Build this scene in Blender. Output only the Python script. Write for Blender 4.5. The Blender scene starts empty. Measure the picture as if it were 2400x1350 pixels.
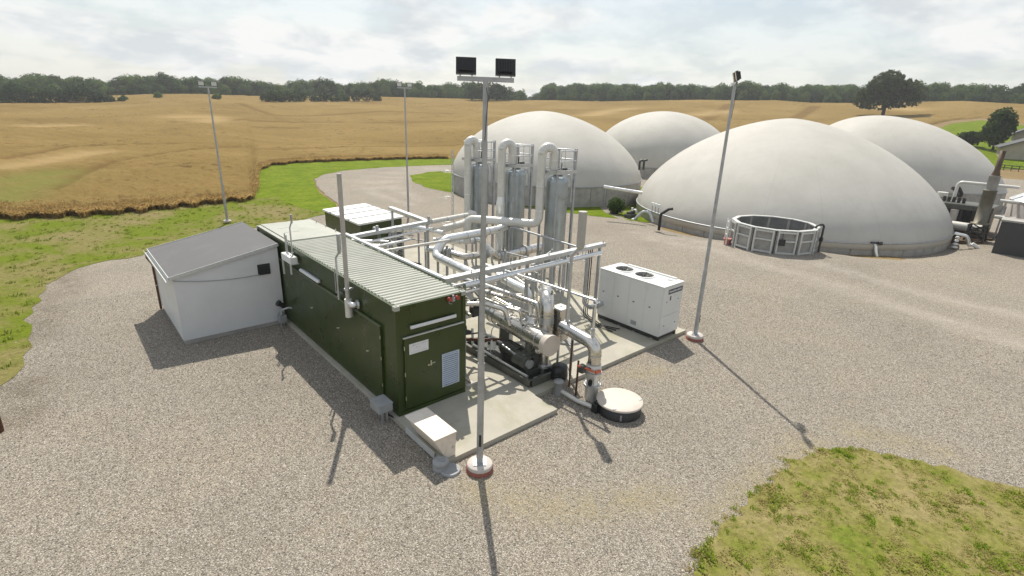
import bpy, bmesh, math, random
import numpy as np
from mathutils import Vector, Matrix
from mathutils.geometry import delaunay_2d_cdt

S = bpy.context.scene
COL = S.collection
R = math.radians
random.seed(7)
rng = np.random.default_rng(7)

# ------------------------------------------------------------------ camera
cam_d = bpy.data.cameras.new('camera')
cam = bpy.data.objects.new('camera', cam_d); COL.objects.link(cam)
cam_d.sensor_width = 36.0
cam_d.lens = 36.0 * 1227.09 / 2400.0
cam_d.clip_start = .1; cam_d.clip_end = 6000
_yaw, _pitch, _roll = R(41.375), R(-18.882), R(2.0016)
_f = Vector((math.sin(_yaw) * math.cos(_pitch), math.cos(_yaw) * math.cos(_pitch), math.sin(_pitch)))
_r = Vector((math.cos(_yaw), -math.sin(_yaw), 0)); _u = _r.cross(_f)
_r2 = _r * math.cos(_roll) + _u * math.sin(_roll); _u2 = -_r * math.sin(_roll) + _u * math.cos(_roll)
cam.matrix_world = Matrix(((_r2.x, _u2.x, -_f.x, -6.5524), (_r2.y, _u2.y, -_f.y, -12.357), (_r2.z, _u2.z, -_f.z, 8.8684), (0, 0, 0, 1)))
S.camera = cam

# ------------------------------------------------------------------ sky, sun, exposure
SUN_AZ, SUN_EL = R(32), R(56)
world = bpy.data.worlds.new('World'); S.world = world; world.use_nodes = True
wn = world.node_tree.nodes; wl = world.node_tree.links; wn.clear()
w_out = wn.new('ShaderNodeOutputWorld'); w_bg = wn.new('ShaderNodeBackground'); wl.new(w_bg.outputs[0], w_out.inputs[0])
sky = wn.new('ShaderNodeTexSky'); sky.sky_type = 'NISHITA'; sky.sun_disc = False
sky.sun_elevation = SUN_EL; sky.sun_rotation = SUN_AZ; sky.air_density = 1.1; sky.dust_density = 1.5
w_bg.inputs['Strength'].default_value = .1
tc = wn.new('ShaderNodeTexCoord')
sep = wn.new('ShaderNodeSeparateXYZ'); wl.new(tc.outputs['Generated'], sep.inputs[0])
zc = wn.new('ShaderNodeMath'); zc.operation = 'MAXIMUM'; wl.new(sep.outputs[2], zc.inputs[0]); zc.inputs[1].default_value = 0.0
za = wn.new('ShaderNodeMath'); za.operation = 'ADD'; wl.new(zc.outputs[0], za.inputs[0]); za.inputs[1].default_value = .30
def wdiv(i):
    d = wn.new('ShaderNodeMath'); d.operation = 'DIVIDE'; wl.new(sep.outputs[i], d.inputs[0]); wl.new(za.outputs[0], d.inputs[1]); return d
cmb = wn.new('ShaderNodeCombineXYZ'); wl.new(wdiv(0).outputs[0], cmb.inputs[0]); wl.new(wdiv(1).outputs[0], cmb.inputs[1])
def wnoise(scale, detail, rough, dist, off):
    m = wn.new('ShaderNodeMapping'); m.inputs['Location'].default_value = off; wl.new(cmb.outputs[0], m.inputs[0])
    n = wn.new('ShaderNodeTexNoise'); n.inputs['Scale'].default_value = scale; n.inputs['Detail'].default_value = detail
    n.inputs['Roughness'].default_value = rough; n.inputs['Distortion'].default_value = dist; wl.new(m.outputs[0], n.inputs['Vector']); return n
n1 = wnoise(1.3, 8, .52, .2, (3.1, 1.7, 0)); n2 = wnoise(3.4, 9, .55, .2, (9.4, 4.2, 2))
cov = wn.new('ShaderNodeMapRange'); cov.interpolation_type = 'SMOOTHSTEP'; wl.new(n1.outputs[0], cov.inputs[0])
cov.inputs[1].default_value = .38; cov.inputs[2].default_value = .6
hz = wn.new('ShaderNodeMapRange'); wl.new(zc.outputs[0], hz.inputs[0]); hz.interpolation_type = 'SMOOTHSTEP'; hz.inputs[1].default_value = .06; hz.inputs[2].default_value = .5
hz.inputs[3].default_value = .66; hz.inputs[4].default_value = 0
cmx = wn.new('ShaderNodeMath'); cmx.operation = 'MAXIMUM'; wl.new(cov.outputs[0], cmx.inputs[0]); wl.new(hz.outputs[0], cmx.inputs[1])
ramp = wn.new('ShaderNodeValToRGB'); wl.new(n2.outputs[0], ramp.inputs[0])
CLOUD_GAIN = 1.0
e = ramp.color_ramp.elements
e[0].position = .39; e[0].color = (6.2, 6.6, 6.85, 1); e[1].position = .56; e[1].color = (8.6, 8.65, 8.5, 1)
mixc = wn.new('ShaderNodeMix'); mixc.data_type = 'RGBA'; wl.new(cmx.outputs[0], mixc.inputs[0])
tint = wn.new('ShaderNodeMix'); tint.data_type = 'RGBA'; tint.blend_type = 'MULTIPLY'; tint.inputs[0].default_value = 1
wl.new(sky.outputs[0], tint.inputs[6]); tint.inputs[7].default_value = (1.15, 1.15, 1.1, 1)
wl.new(tint.outputs[2], mixc.inputs[6]); wl.new(ramp.outputs[0], mixc.inputs[7]); wl.new(mixc.outputs[2], w_bg.inputs[0])

sun_d = bpy.data.lights.new('sun', 'SUN'); sun_d.energy = 5.0; sun_d.angle = R(.5); sun_d.color = (1, .935, .82)
sun = bpy.data.objects.new('sun', sun_d); COL.objects.link(sun)
sdir = Vector((math.sin(SUN_AZ) * math.cos(SUN_EL), math.cos(SUN_AZ) * math.cos(SUN_EL), math.sin(SUN_EL)))
sun.rotation_euler = sdir.to_track_quat('Z', 'Y').to_euler(); sun.location = (0, 0, 60)
S.view_settings.view_transform = 'Standard'; S.view_settings.look = 'None'
S.view_settings.exposure = 0.15; S.view_settings.gamma = 1; S.view_settings.use_curve_mapping = False

# ------------------------------------------------------------------ land height
FRONT = [(-7.3, 4.45), (-4.6, 5.32), (-1.87, 6.07), (1.38, 6.77), (4.11, 7.55), (6.15, 8.4), (7.37, 9.07), (9.25, 9.7), (11.53, 10.23), (13.56, 10.07), (16.77, 10.79), (20.52, 11.4), (27.76, 12.73), (32.84, 13.08), (36.31, 13.3), (40.7, 13.43), (45.09, 14.25), (49.43, 14.33), (53.66, 15.53), (59.35, 16.91), (63.58, 17.1), (66.14, 17.68), (68.98, 16.79), (72.29, 17.05), (76.82, 18.21), (79.57, 18.9), (82.18, 18.26), (84.6, 17.65), (87.9, 16.88)]
BACK = [(-6.95, 1.71), (-4.28, 2.6), (-1.56, 3.93), (0.87, 3.87), (3.5, 3.78), (5.79, 5.84), (9.47, 8.84), (12.06, 9.42), (14.75, 7.65), (17.59, 5.76), (19.83, 5.64), (22.17, 8.31), (23.76, 10.12), (27.82, 12.79), (32.01, 13.2), (35.87, 11.77), (40.67, 9.5), (41.98, 9.84), (43.26, 15.08), (44.55, 18.0), (49.26, 19.38), (53.47, 19.55), (56.79, 16.03), (59.55, 17.72), (63.32, 20.05), (68.67, 19.68), (72.61, 19.38), (75.11, 17.61), (78.0, 16.98), (80.66, 17.1), (83.16, 16.44), (87.6, 15.85)]
CX, CY = -6.55, -12.36
def smooth(a, b, x):
    t = np.clip((x - a) / (b - a), 0, 1); return t * t * (3 - 2 * t)
def terrain_z(x, y):
    """height of the land (m): level yard, low gravel bank by the domes, fields rolling up to the woods"""
    x = np.asarray(x, float); y = np.asarray(y, float)
    dx, dy = x - CX, y - CY
    D = np.hypot(dx, dy); a = np.degrees(np.arctan2(dx, dy))
    fa, fz = zip(*FRONT); ba, bz = zip(*BACK)
    zf = np.interp(a, fa, fz); zb = np.interp(a, ba, bz)
    back = smooth(120, 150, np.abs(((a - 45 + 180) % 360) - 180))      # land behind the yard is level
    zf = zf * (1 - back) - .2 * back; zb = zb * (1 - back) - .2 * back
    D0 = 46 + 56 * smooth(10, 20, a)
    t = np.clip((D - D0) / (330 - D0), 0, 1)
    z = -.15 + (zf + .15) * t ** 1.45
    win = smooth(0, .25, t) * (1 - smooth(.75, 1, t))
    z = z + win * (.55 * np.sin(x * .031 + y * .017 + 1.3) + .45 * np.sin(y * .043 - x * .021) + .25 * np.sin(x * .083 + y * .06))
    t2 = np.clip((D - 330) / 130, 0, 1)
    z = z + (zb - zf) * t2 * t2 * (3 - 2 * t2)
    z = z - smooth(520, 900, D) * 25
    z = z + .55 * np.exp(-((x - 29.6) ** 2 + (y - 1.2) ** 2) / 5.5 ** 2)
    r = np.hypot(x - 46.3, y - 8.95)
    z = z - .45 * (1 - smooth(13.4, 16.5, r))
    return z

def tz(x, y): return float(terrain_z(x, y))

# ------------------------------------------------------------------ materials
def nodes_of(name):
    m = bpy.data.materials.new(name); m.use_nodes = True
    return m, m.node_tree.nodes, m.node_tree.links, m.node_tree.nodes['Principled BSDF']
def noise(n, l, scale, detail=4, rough=.55, vec=None, dist=0):
    t = n.new('ShaderNodeTexNoise'); t.inputs['Scale'].default_value = scale; t.inputs['Detail'].default_value = detail
    t.inputs['Roughness'].default_value = rough; t.inputs['Distortion'].default_value = dist
    if vec is not None: l.new(vec, t.inputs['Vector'])
    return t
def coords(n, l, kind='Object', scale=None):
    c = n.new('ShaderNodeTexCoord')
    if scale is None: return c.outputs[kind]
    m = n.new('ShaderNodeMapping'); m.inputs['Scale'].default_value = scale; l.new(c.outputs[kind], m.inputs[0]); return m.outputs[0]
def world_pos(n, l, scale=(1, 1, 1)):
    g = n.new('ShaderNodeNewGeometry'); m = n.new('ShaderNodeMapping'); m.inputs['Scale'].default_value = scale
    l.new(g.outputs['Position'], m.inputs[0]); return m.outputs[0]
def rampn(n, l, src, stops):
    r = n.new('ShaderNodeValToRGB'); l.new(src, r.inputs[0]); el = r.color_ramp.elements
    while len(el) < len(stops): el.new(.5)
    for e, (p, c) in zip(el, stops): e.position = p; e.color = (*c, 1) if len(c) == 3 else c
    return r
def mix(n, l, fac, a, b, mode='MIX'):
    m = n.new('ShaderNodeMix'); m.data_type = 'RGBA'; m.blend_type = mode
    for i, v in ((0, fac), (6, a), (7, b)):
        if isinstance(v, (int, float)): m.inputs[i].default_value = v
        elif isinstance(v, tuple): m.inputs[i].default_value = (*v, 1)
        else: l.new(v, m.inputs[i])
    return m.outputs[2]
def bump(n, l, h, strength, dist, bsdf):
    b = n.new('ShaderNodeBump'); b.inputs['Strength'].default_value = strength; b.inputs['Distance'].default_value = dist
    l.new(h, b.inputs['Height']); l.new(b.outputs[0], bsdf.inputs['Normal'])
def simple(name, col, rough=.5, metal=0, var=.12, scale=3.0, bump_s=0, bump_scale=40, dirt=None, dirt_amt=.5, rvar=.1):
    m, n, l, b = nodes_of(name)
    v = world_pos(n, l)
    t = noise(n, l, scale, 6, .6, v)
    lo = tuple(c * (1 - var) for c in col); hi = tuple(min(1, c * (1 + var)) for c in col)
    c = rampn(n, l, t.outputs[0], [(.3, lo), (.7, hi)]).outputs[0]
    if dirt:
        t2 = noise(n, l, scale * .6, 8, .7, v, .6)
        f = rampn(n, l, t2.outputs[0], [(.5, (0, 0, 0)), (.72, (dirt_amt,) * 3)]).outputs[0]
        c = mix(n, l, f, c, dirt)
    l.new(c, b.inputs['Base Color']); b.inputs['Metallic'].default_value = metal
    r = n.new('ShaderNodeMapRange'); l.new(t.outputs[0], r.inputs[0]); r.inputs[1].default_value = .3; r.inputs[2].default_value = .7
    r.inputs[3].default_value = max(0, rough - rvar); r.inputs[4].default_value = min(1, rough + rvar); l.new(r.outputs[0], b.inputs['Roughness'])
    if bump_s:
        t3 = noise(n, l, bump_scale, 3, .5, v); bump(n, l, t3.outputs[0], bump_s, .01, b)
    return m
M = {}
M['olive_rail'] = simple('olive_rail', (.13, .15, .085), .45, 0, .1, 5)
M['green'] = simple('dark_green_paint', (.028, .047, .006), .33, 0, .16, 1.3, .05, 5, (.06, .065, .03), .35)
M['roof_cream'] = simple('pale_roof_paint', (.35, .36, .315), .5, 0, .08, 1.0, 0, 40, (.26, .26, .2), .45)
M['white_paint'] = simple('white_paint', (.74, .75, .74), .4, 0, .04, 1.2, 0, 40, (.55, .55, .5), .25)
M['white_roof'] = simple('white_roof_sheet', (.78, .78, .76), .45, 0, .05, 1.0, 0, 40, (.5, .5, .45), .4)
M['shed_white'] = simple('white_wall_panel', (.64, .65, .66), .5, 0, .05, .8, 0, 40, (.5, .49, .45), .3)
M['chiller_white'] = simple('pale_grey_enamel', (.66, .67, .66), .35, 0, .03, 1.0)
M['felt'] = simple('grey_roofing_felt', (.105, .105, .11), .75, 0, .14, 1.6, .15, 120, (.15, .15, .15), .4)
M['galv'] = simple('galvanised_steel', (.52, .54, .56), .42, .75, .14, 5, 0)
M['galv_dull'] = simple('dull_galvanised_steel', (.40, .415, .43), .5, .6, .18, 4, 0)
M['alu'] = simple('aluminium_cladding', (.74, .75, .75), .34, .8, .08, 3, .03, 14)
M['alu_pale'] = simple('pale_plastic_cladding', (.62, .61, .57), .42, .15, .07, 2.5, 0)
M['stainless'] = simple('stainless_steel', (.62, .60, .56), .27, .95, .08, 2.5, .02, 10)
M['tank_steel'] = simple('dull_tank_steel', (.36, .40, .42), .36, .75, .14, 2.2, .03, 6)
M['machine_grey'] = simple('grey_green_machine_paint', (.085, .09, .078), .45, .1, .25, 5, 0, 40, (.16, .13, .09), .4)
M['dark_steel'] = simple('dark_painted_steel', (.045, .048, .047), .45, .2, .25, 4, 0, 40, (.12, .08, .05), .5)
M['black'] = simple('black_plastic', (.018, .019, .021), .42, 0, .2, 6)
M['black_rubber'] = simple('black_rubber_hose', (.012, .012, .012), .6, 0, .2, 6)
M['vent_grey'] = simple('beige_grey_vent_pipe', (.40, .385, .355), .5, 0, .08, 4, 0, 40, (.25, .23, .2), .4)
M['grey_plastic'] = simple('grey_plastic', (.30, .31, .32), .5, 0, .08, 4, 0, 40, (.2, .19, .17), .4)
M['fibre_lid'] = simple('pinkish_fibre_lid', (.56, .50, .44), .6, 0, .07, 3, .1, 60, (.4, .36, .3), .3)
M['cabinet_cream'] = simple('cream_cabinet_paint', (.70, .635, .55), .5, 0, .06, 2.5, 0, 40, (.4, .32, .24), .5)
M['red'] = simple('faded_red_paint', (.34, .05, .035), .5, 0, .2, 8)
M['orange'] = simple('orange_red_paint', (.55, .12, .06), .45, 0, .2, 8)
M['pink'] = simple('pink_plastic', (.55, .22, .2), .5, 0, .1, 8)
M['brown'] = simple('brown_rusty_paint', (.085, .035, .018), .6, 0, .25, 8)
M['rust'] = simple('rusty_steel', (.10, .068, .042), .65, .3, .35, 3, .1, 30, (.055, .05, .045), .6)
M['stack_metal'] = simple('weathered_stack_steel', (.16, .15, .115), .5, .4, .2, 2, 0, 40, (.13, .11, .07), .6)
M['sign'] = simple('sign_white', (.66, .67, .69), .45, 0, .03, 4)
M['print'] = simple('faded_sign_print', (.36, .37, .40), .5, 0, .1, 20)
M['plate_dark'] = simple('dark_blue_plate', (.035, .042, .075), .4, 0, .1, 6)
M['vent_blue'] = simple('pale_blue_louvre', (.46, .53, .62), .45, .1, .08, 6)
M['glass_pale'] = simple('floodlight_glass', (.62, .65, .66), .12, 0, .05, 4)
M['lamp_cover'] = simple('frosted_lamp_cover', (.66, .67, .68), .35, 0, .03, 4)
M['brick_red'] = simple('red_drain_ring', (.25, .085, .06), .7, 0, .25, 10, .1, 60)
M['brass'] = simple('pale_metal_handle', (.55, .54, .40), .35, .5, .1, 10)
M['concrete_pale'] = simple('pale_base_concrete', (.50, .46, .43), .8, 0, .12, 6, .15, 60)
M['concrete_dark'] = simple('grey_tank_concrete', (.34, .33, .31), .85, 0, .2, 1.4, .2, 40, (.17, .16, .14), .6)
M['concrete_inner'] = simple('dark_inner_concrete', (.16, .165, .165), .8, 0, .3, 1.2, .2, 40, (.07, .07, .07), .7)  # darker concrete for the ring tank's inside and behind the dome wall joints
M['trim'] = simple('pale_trim', (.55, .56, .55), .45, .2, .06, 6)
M['dark_box'] = simple('charcoal_cladding', (.045, .045, .047), .6, 0, .15, 2)
M['house_wall'] = simple('greyish_house_render', (.36, .33, .28), .85, 0, .12, 1)
M['house_roof'] = simple('grey_sheet_roof', (.075, .08, .09), .75, 0, .1, 1)
M['window'] = simple('dark_window_glass', (.02, .022, .025), .15, 0, .1, 3)
M['bark'] = simple('tree_bark', (.06, .045, .032), .9, 0, .3, 4, .4, 20)

def slab_mat():
    m, n, l, b = nodes_of('slab_concrete'); v = world_pos(n, l)
    t = noise(n, l, .9, 8, .62, v); t2 = noise(n, l, .55, 5, .6, v, .4); t3 = noise(n, l, 45, 3, .6, v)
    c = rampn(n, l, t.outputs[0], [(.3, (.34, .32, .268)), (.7, (.44, .415, .352))]).outputs[0]
    f = rampn(n, l, t2.outputs[0], [(.5, (0, 0, 0)), (.68, (.65, .65, .65))]).outputs[0]
    c = mix(n, l, f, c, (.24, .24, .13))
    c = mix(n, l, .25, c, rampn(n, l, t3.outputs[0], [(.35, (.2, .19, .16)), (.65, (.45, .43, .37))]).outputs[0])
    l.new(c, b.inputs['Base Color']); b.inputs['Roughness'].default_value = .85
    bump(n, l, t3.outputs[0], .12, .01, b); return m
M['slab'] = slab_mat()

def membrane_mat():
    m, n, l, b = nodes_of('dome_membrane'); v = coords(n, l)
    t = noise(n, l, .35, 6, .6, v); sp = n.new('ShaderNodeSeparateXYZ'); l.new(v, sp.inputs[0])
    at = n.new('ShaderNodeMath'); at.operation = 'ARCTAN2'; l.new(sp.outputs[1], at.inputs[0]); l.new(sp.outputs[0], at.inputs[1])
    ml = n.new('ShaderNodeMath'); ml.operation = 'MULTIPLY'; l.new(at.outputs[0], ml.inputs[0]); ml.inputs[1].default_value = 20 / (2 * math.pi)
    fr = n.new('ShaderNodeMath'); fr.operation = 'PINGPONG'; l.new(ml.outputs[0], fr.inputs[0]); fr.inputs[1].default_value = .5
    seam = rampn(n, l, fr.outputs[0], [(0, (1, 1, 1)), (.014, (0, 0, 0))]).outputs[0]
    c = rampn(n, l, t.outputs[0], [(.3, (.435, .422, .388)), (.7, (.495, .482, .446))]).outputs[0]
    st = noise(n, l, 1.0, 6, .65, coords(n, l, 'Object', (1.4, 1.4, .12)), .2)
    f = rampn(n, l, st.outputs[0], [(.5, (0, 0, 0)), (.75, (.3, .3, .3))]).outputs[0]
    c = mix(n, l, f, c, (.375, .365, .335))
    sm = n.new('ShaderNodeMath'); sm.operation = 'MULTIPLY'; l.new(seam, sm.inputs[0]); sm.inputs[1].default_value = .32
    c = mix(n, l, sm.outputs[0], c, (.36, .35, .32))
    l.new(c, b.inputs['Base Color']); b.inputs['Roughness'].default_value = .68
    b.inputs['Specular IOR Level'].default_value = .16
    t3 = noise(n, l, .6, 3, .5, v); bump(n, l, t3.outputs[0], .25, .12, b)
    return m
M['membrane'] = membrane_mat()

def gravel_mat():
    m, n, l, b = nodes_of('gravel'); v = world_pos(n, l)
    vo = n.new('ShaderNodeTexVoronoi'); vo.inputs['Scale'].default_value = 31; vo.inputs['Randomness'].default_value = 1; l.new(v, vo.inputs['Vector'])
    stone = rampn(n, l, vo.outputs['Color'], [(0, (.155, .137, .115)), (.3, (.275, .247, .208)), (.6, (.375, .339, .290)), (.85, (.48, .443, .388)), (1, (.63, .595, .54))]).outputs[0]
    gap = rampn(n, l, vo.outputs['Distance'], [(.25, (1, 1, 1)), (.75, (.55, .53, .5))]).outputs[0]
    c = mix(n, l, 1.0, stone, gap, 'MULTIPLY')
    t = noise(n, l, .16, 7, .62, v, .4)
    c = mix(n, l, .55, c, rampn(n, l, t.outputs[0], [(.3, (.76, .74, .72)), (.5, (1, 1, 1)), (.72, (1.16, 1.10, 1.0))]).outputs[0], 'MULTIPLY')
    t2 = noise(n, l, .9, 6, .7, v)
    f = rampn(n, l, t2.outputs[0], [(.6, (0, 0, 0)), (.76, (.5, .5, .5))]).outputs[0]
    c = mix(n, l, f, c, (.30, .235, .15))
    a = n.new('ShaderNodeAttribute'); a.attribute_name = 'wear'; sp = n.new('ShaderNodeSeparateColor'); l.new(a.outputs['Color'], sp.inputs[0])
    t4 = noise(n, l, 1.6, 6, .7, v)
    def masked(ch, lo, hi):
        mm = n.new('ShaderNodeMath'); mm.operation = 'MULTIPLY'; l.new(sp.outputs[ch], mm.inputs[0])
        l.new(rampn(n, l, t4.outputs[0], [(lo, (0, 0, 0)), (hi, (1, 1, 1))]).outputs[0], mm.inputs[1]); return mm.outputs[0]
    c = mix(n, l, masked(0, .2, .6), c, (.46, .42, .375))
    c = mix(n, l, masked(1, .3, .55), c, (.10, .075, .045))
    c = mix(n, l, masked(2, .25, .6), c, (.30, .255, .15))
    l.new(c, b.inputs['Base Color']); b.inputs['Roughness'].default_value = .9; b.inputs['Specular IOR Level'].default_value = .15
    h = n.new('ShaderNodeMath'); h.operation = 'SUBTRACT'; h.inputs[0].default_value = 1; l.new(vo.outputs['Distance'], h.inputs[1])
    bump(n, l, h.outputs[0], .75, .03, b); return m
M['gravel'] = gravel_mat()
def stone_mat():
    m, n, l, b = nodes_of('gravel_stone'); o = n.new('ShaderNodeObjectInfo')
    l.new(rampn(n, l, o.outputs['Random'], [(0, (.145, .128, .107)), (.35, (.275, .247, .208)), (.7, (.405, .368, .318)), (1, (.63, .595, .54))]).outputs[0], b.inputs['Base Color'])
    b.inputs['Roughness'].default_value = .8; return m
M['stone'] = stone_mat()

def grass_ground(name, stops, scale=.5, fine=9.0):
    m, n, l, b = nodes_of(name); v = world_pos(n, l)
    t = noise(n, l, scale, 8, .65, v, .3); t2 = noise(n, l, fine, 6, .7, v)
    c = rampn(n, l, t.outputs[0], stops).outputs[0]
    c = mix(n, l, .55, c, rampn(n, l, t2.outputs[0], [(.3, (.45, .45, .42)), (.7, (1.5, 1.5, 1.45))]).outputs[0], 'MULTIPLY')
    l.new(c, b.inputs['Base Color']); b.inputs['Roughness'].default_value = .95; b.inputs['Specular IOR Level'].default_value = .06
    bump(n, l, t2.outputs[0], .6, .06, b); return m
M['lawn_bright'] = grass_ground('mown_lawn', [(.3, (.085, .125, .006)), (.5, (.118, .165, .008)), (.7, (.155, .195, .018))], .5, 3)
M['lawn_mixed'] = grass_ground('rough_grass_ground', [(.33, (.20, .165, .08)), (.47, (.165, .155, .05)), (.56, (.115, .145, .014)), (.74, (.12, .165, .008))], .22, 6)
M['lawn_dry'] = grass_ground('dry_grass_ground', [(.32, (.27, .22, .115)), (.47, (.215, .19, .075)), (.58, (.165, .17, .04)), (.72, (.105, .165, .014))], .6, 7)
M['soil'] = grass_ground('field_soil', [(.3, (.18, .13, .07)), (.7, (.24, .18, .09))], .1, 3)

def backlit(m, n, l, b, col, amt=.4):
    """thin leaves let some light through"""
    t = n.new('ShaderNodeBsdfTranslucent'); l.new(col, t.inputs['Color']); x = n.new('ShaderNodeMixShader'); x.inputs[0].default_value = amt
    l.new(b.outputs[0], x.inputs[1]); l.new(t.outputs[0], x.inputs[2]); l.new(x.outputs[0], n['Material Output'].inputs['Surface'])
def blade_mat(name, stops):
    m, n, l, b = nodes_of(name); o = n.new('ShaderNodeObjectInfo'); t = noise(n, l, .35, 5, .6, world_pos(n, l))
    ad = n.new('ShaderNodeMath'); ad.operation = 'MULTIPLY_ADD'; l.new(o.outputs['Random'], ad.inputs[0]); ad.inputs[1].default_value = .45
    sb = n.new('ShaderNodeMath'); sb.operation = 'SUBTRACT'; l.new(t.outputs[0], sb.inputs[0]); sb.inputs[1].default_value = .22; l.new(sb.outputs[0], ad.inputs[2])
    c = rampn(n, l, ad.outputs[0], stops).outputs[0]; l.new(c, b.inputs['Base Color']); b.inputs['Roughness'].default_value = .7; backlit(m, n, l, b, c, .55)
    b.inputs['Specular IOR Level'].default_value = .2
    return m
M['blade_mixed'] = blade_mat('grass_blades', [(.2, (.48, .39, .20)), (.45, (.38, .34, .11)), (.64, (.29, .32, .05)), (.85, (.19, .29, .02))])
M['blade_short'] = blade_mat('short_dry_grass', [(.2, (.50, .41, .21)), (.5, (.43, .38, .15)), (.75, (.36, .36, .09)), (.95, (.28, .33, .05))])
M['blade_clump'] = blade_mat('green_grass_clumps', [(.2, (.32, .36, .06)), (.6, (.26, .36, .035)), (.9, (.22, .36, .025))])
M['blade_green'] = blade_mat('green_grass_blades', [(.2, (.27, .24, .08)), (.46, (.19, .23, .025)), (.85, (.14, .23, .010))])
M['wheat_stalk'] = blade_mat('wheat_stalks', [(.2, (.30, .20, .07)), (.5, (.40, .275, .105)), (.8, (.50, .36, .16))])

def wheat_mat():
    m, n, l, b = nodes_of('ripe_wheat'); v = world_pos(n, l)
    t = noise(n, l, .035, 8, .6, world_pos(n, l, (1, 1, .2)), .5); t2 = noise(n, l, 1.6, 6, .75, v); t3 = noise(n, l, .12, 7, .65, v, .8)
    c = rampn(n, l, t.outputs[0], [(.3, (.178, .122, .042)), (.5, (.218, .152, .054)), (.7, (.258, .184, .072))]).outputs[0]
    c = mix(n, l, .5, c, rampn(n, l, t2.outputs[0], [(.3, (.76, .73, .7)), (.7, (1.25, 1.25, 1.22))]).outputs[0], 'MULTIPLY')
    f = rampn(n, l, t3.outputs[0], [(.60, (0, 0, 0)), (.70, (.55, .55, .55))]).outputs[0]
    c = mix(n, l, f, c, (.33, .21, .085))
    t6 = noise(n, l, .42, 9, .72, world_pos(n, l, (1, 1, .1)), .6); t7 = noise(n, l, .045, 3, .5, v)
    mk = n.new('ShaderNodeMath'); mk.operation = 'MULTIPLY'; l.new(rampn(n, l, t6.outputs[0], [(.54, (0, 0, 0)), (.62, (.85, .85, .85))]).outputs[0], mk.inputs[0]); l.new(rampn(n, l, t7.outputs[0], [(.46, (0, 0, 0)), (.56, (1, 1, 1))]).outputs[0], mk.inputs[1])
    c = mix(n, l, mk.outputs[0], c, (.10, .062, .022))
    a = n.new('ShaderNodeAttribute'); a.attribute_name = 'wear'; sp = n.new('ShaderNodeSeparateColor'); l.new(a.outputs['Color'], sp.inputs[0])
    c = mix(n, l, sp.outputs[0], c, (.13, .075, .022))
    c = mix(n, l, sp.outputs[1], c, (.40, .29, .14))
    c = mix(n, l, sp.outputs[2], c, (.16, .17, .04))
    l.new(c, b.inputs['Base Color']); b.inputs['Roughness'].default_value = .95; b.inputs['Specular IOR Level'].default_value = .05
    bump(n, l, t2.outputs[0], .9, .3, b); return m
M['wheat'] = wheat_mat()

def leaf_mat(name, dark, light):
    m, n, l, b = nodes_of(name); o = n.new('ShaderNodeObjectInfo')
    t = noise(n, l, .55, 4, .6, world_pos(n, l))
    c = rampn(n, l, t.outputs[0], [(.33, dark), (.68, light)]).outputs[0]
    c = mix(n, l, 1.0, c, rampn(n, l, o.outputs['Random'], [(0, (.72, .8, .85)), (.5, (1, 1, 1)), (1, (1.25, 1.15, .9))]).outputs[0], 'MULTIPLY')
    l.new(c, b.inputs['Base Color']); b.inputs['Roughness'].default_value = .75; b.inputs['Specular IOR Level'].default_value = .2; backlit(m, n, l, b, c, .4)
    return m
M['leaf'] = leaf_mat('wood_foliage', (.055, .105, .030), (.125, .190, .055))
M['leaf_dark'] = leaf_mat('dark_foliage', (.026, .052, .018), (.058, .094, .030))
M['leaf_oak'] = leaf_mat('oak_foliage', (.024, .042, .013), (.06, .086, .022))
M['leaf_fresh'] = leaf_mat('fresh_foliage', (.04, .075, .015), (.085, .13, .03))

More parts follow.
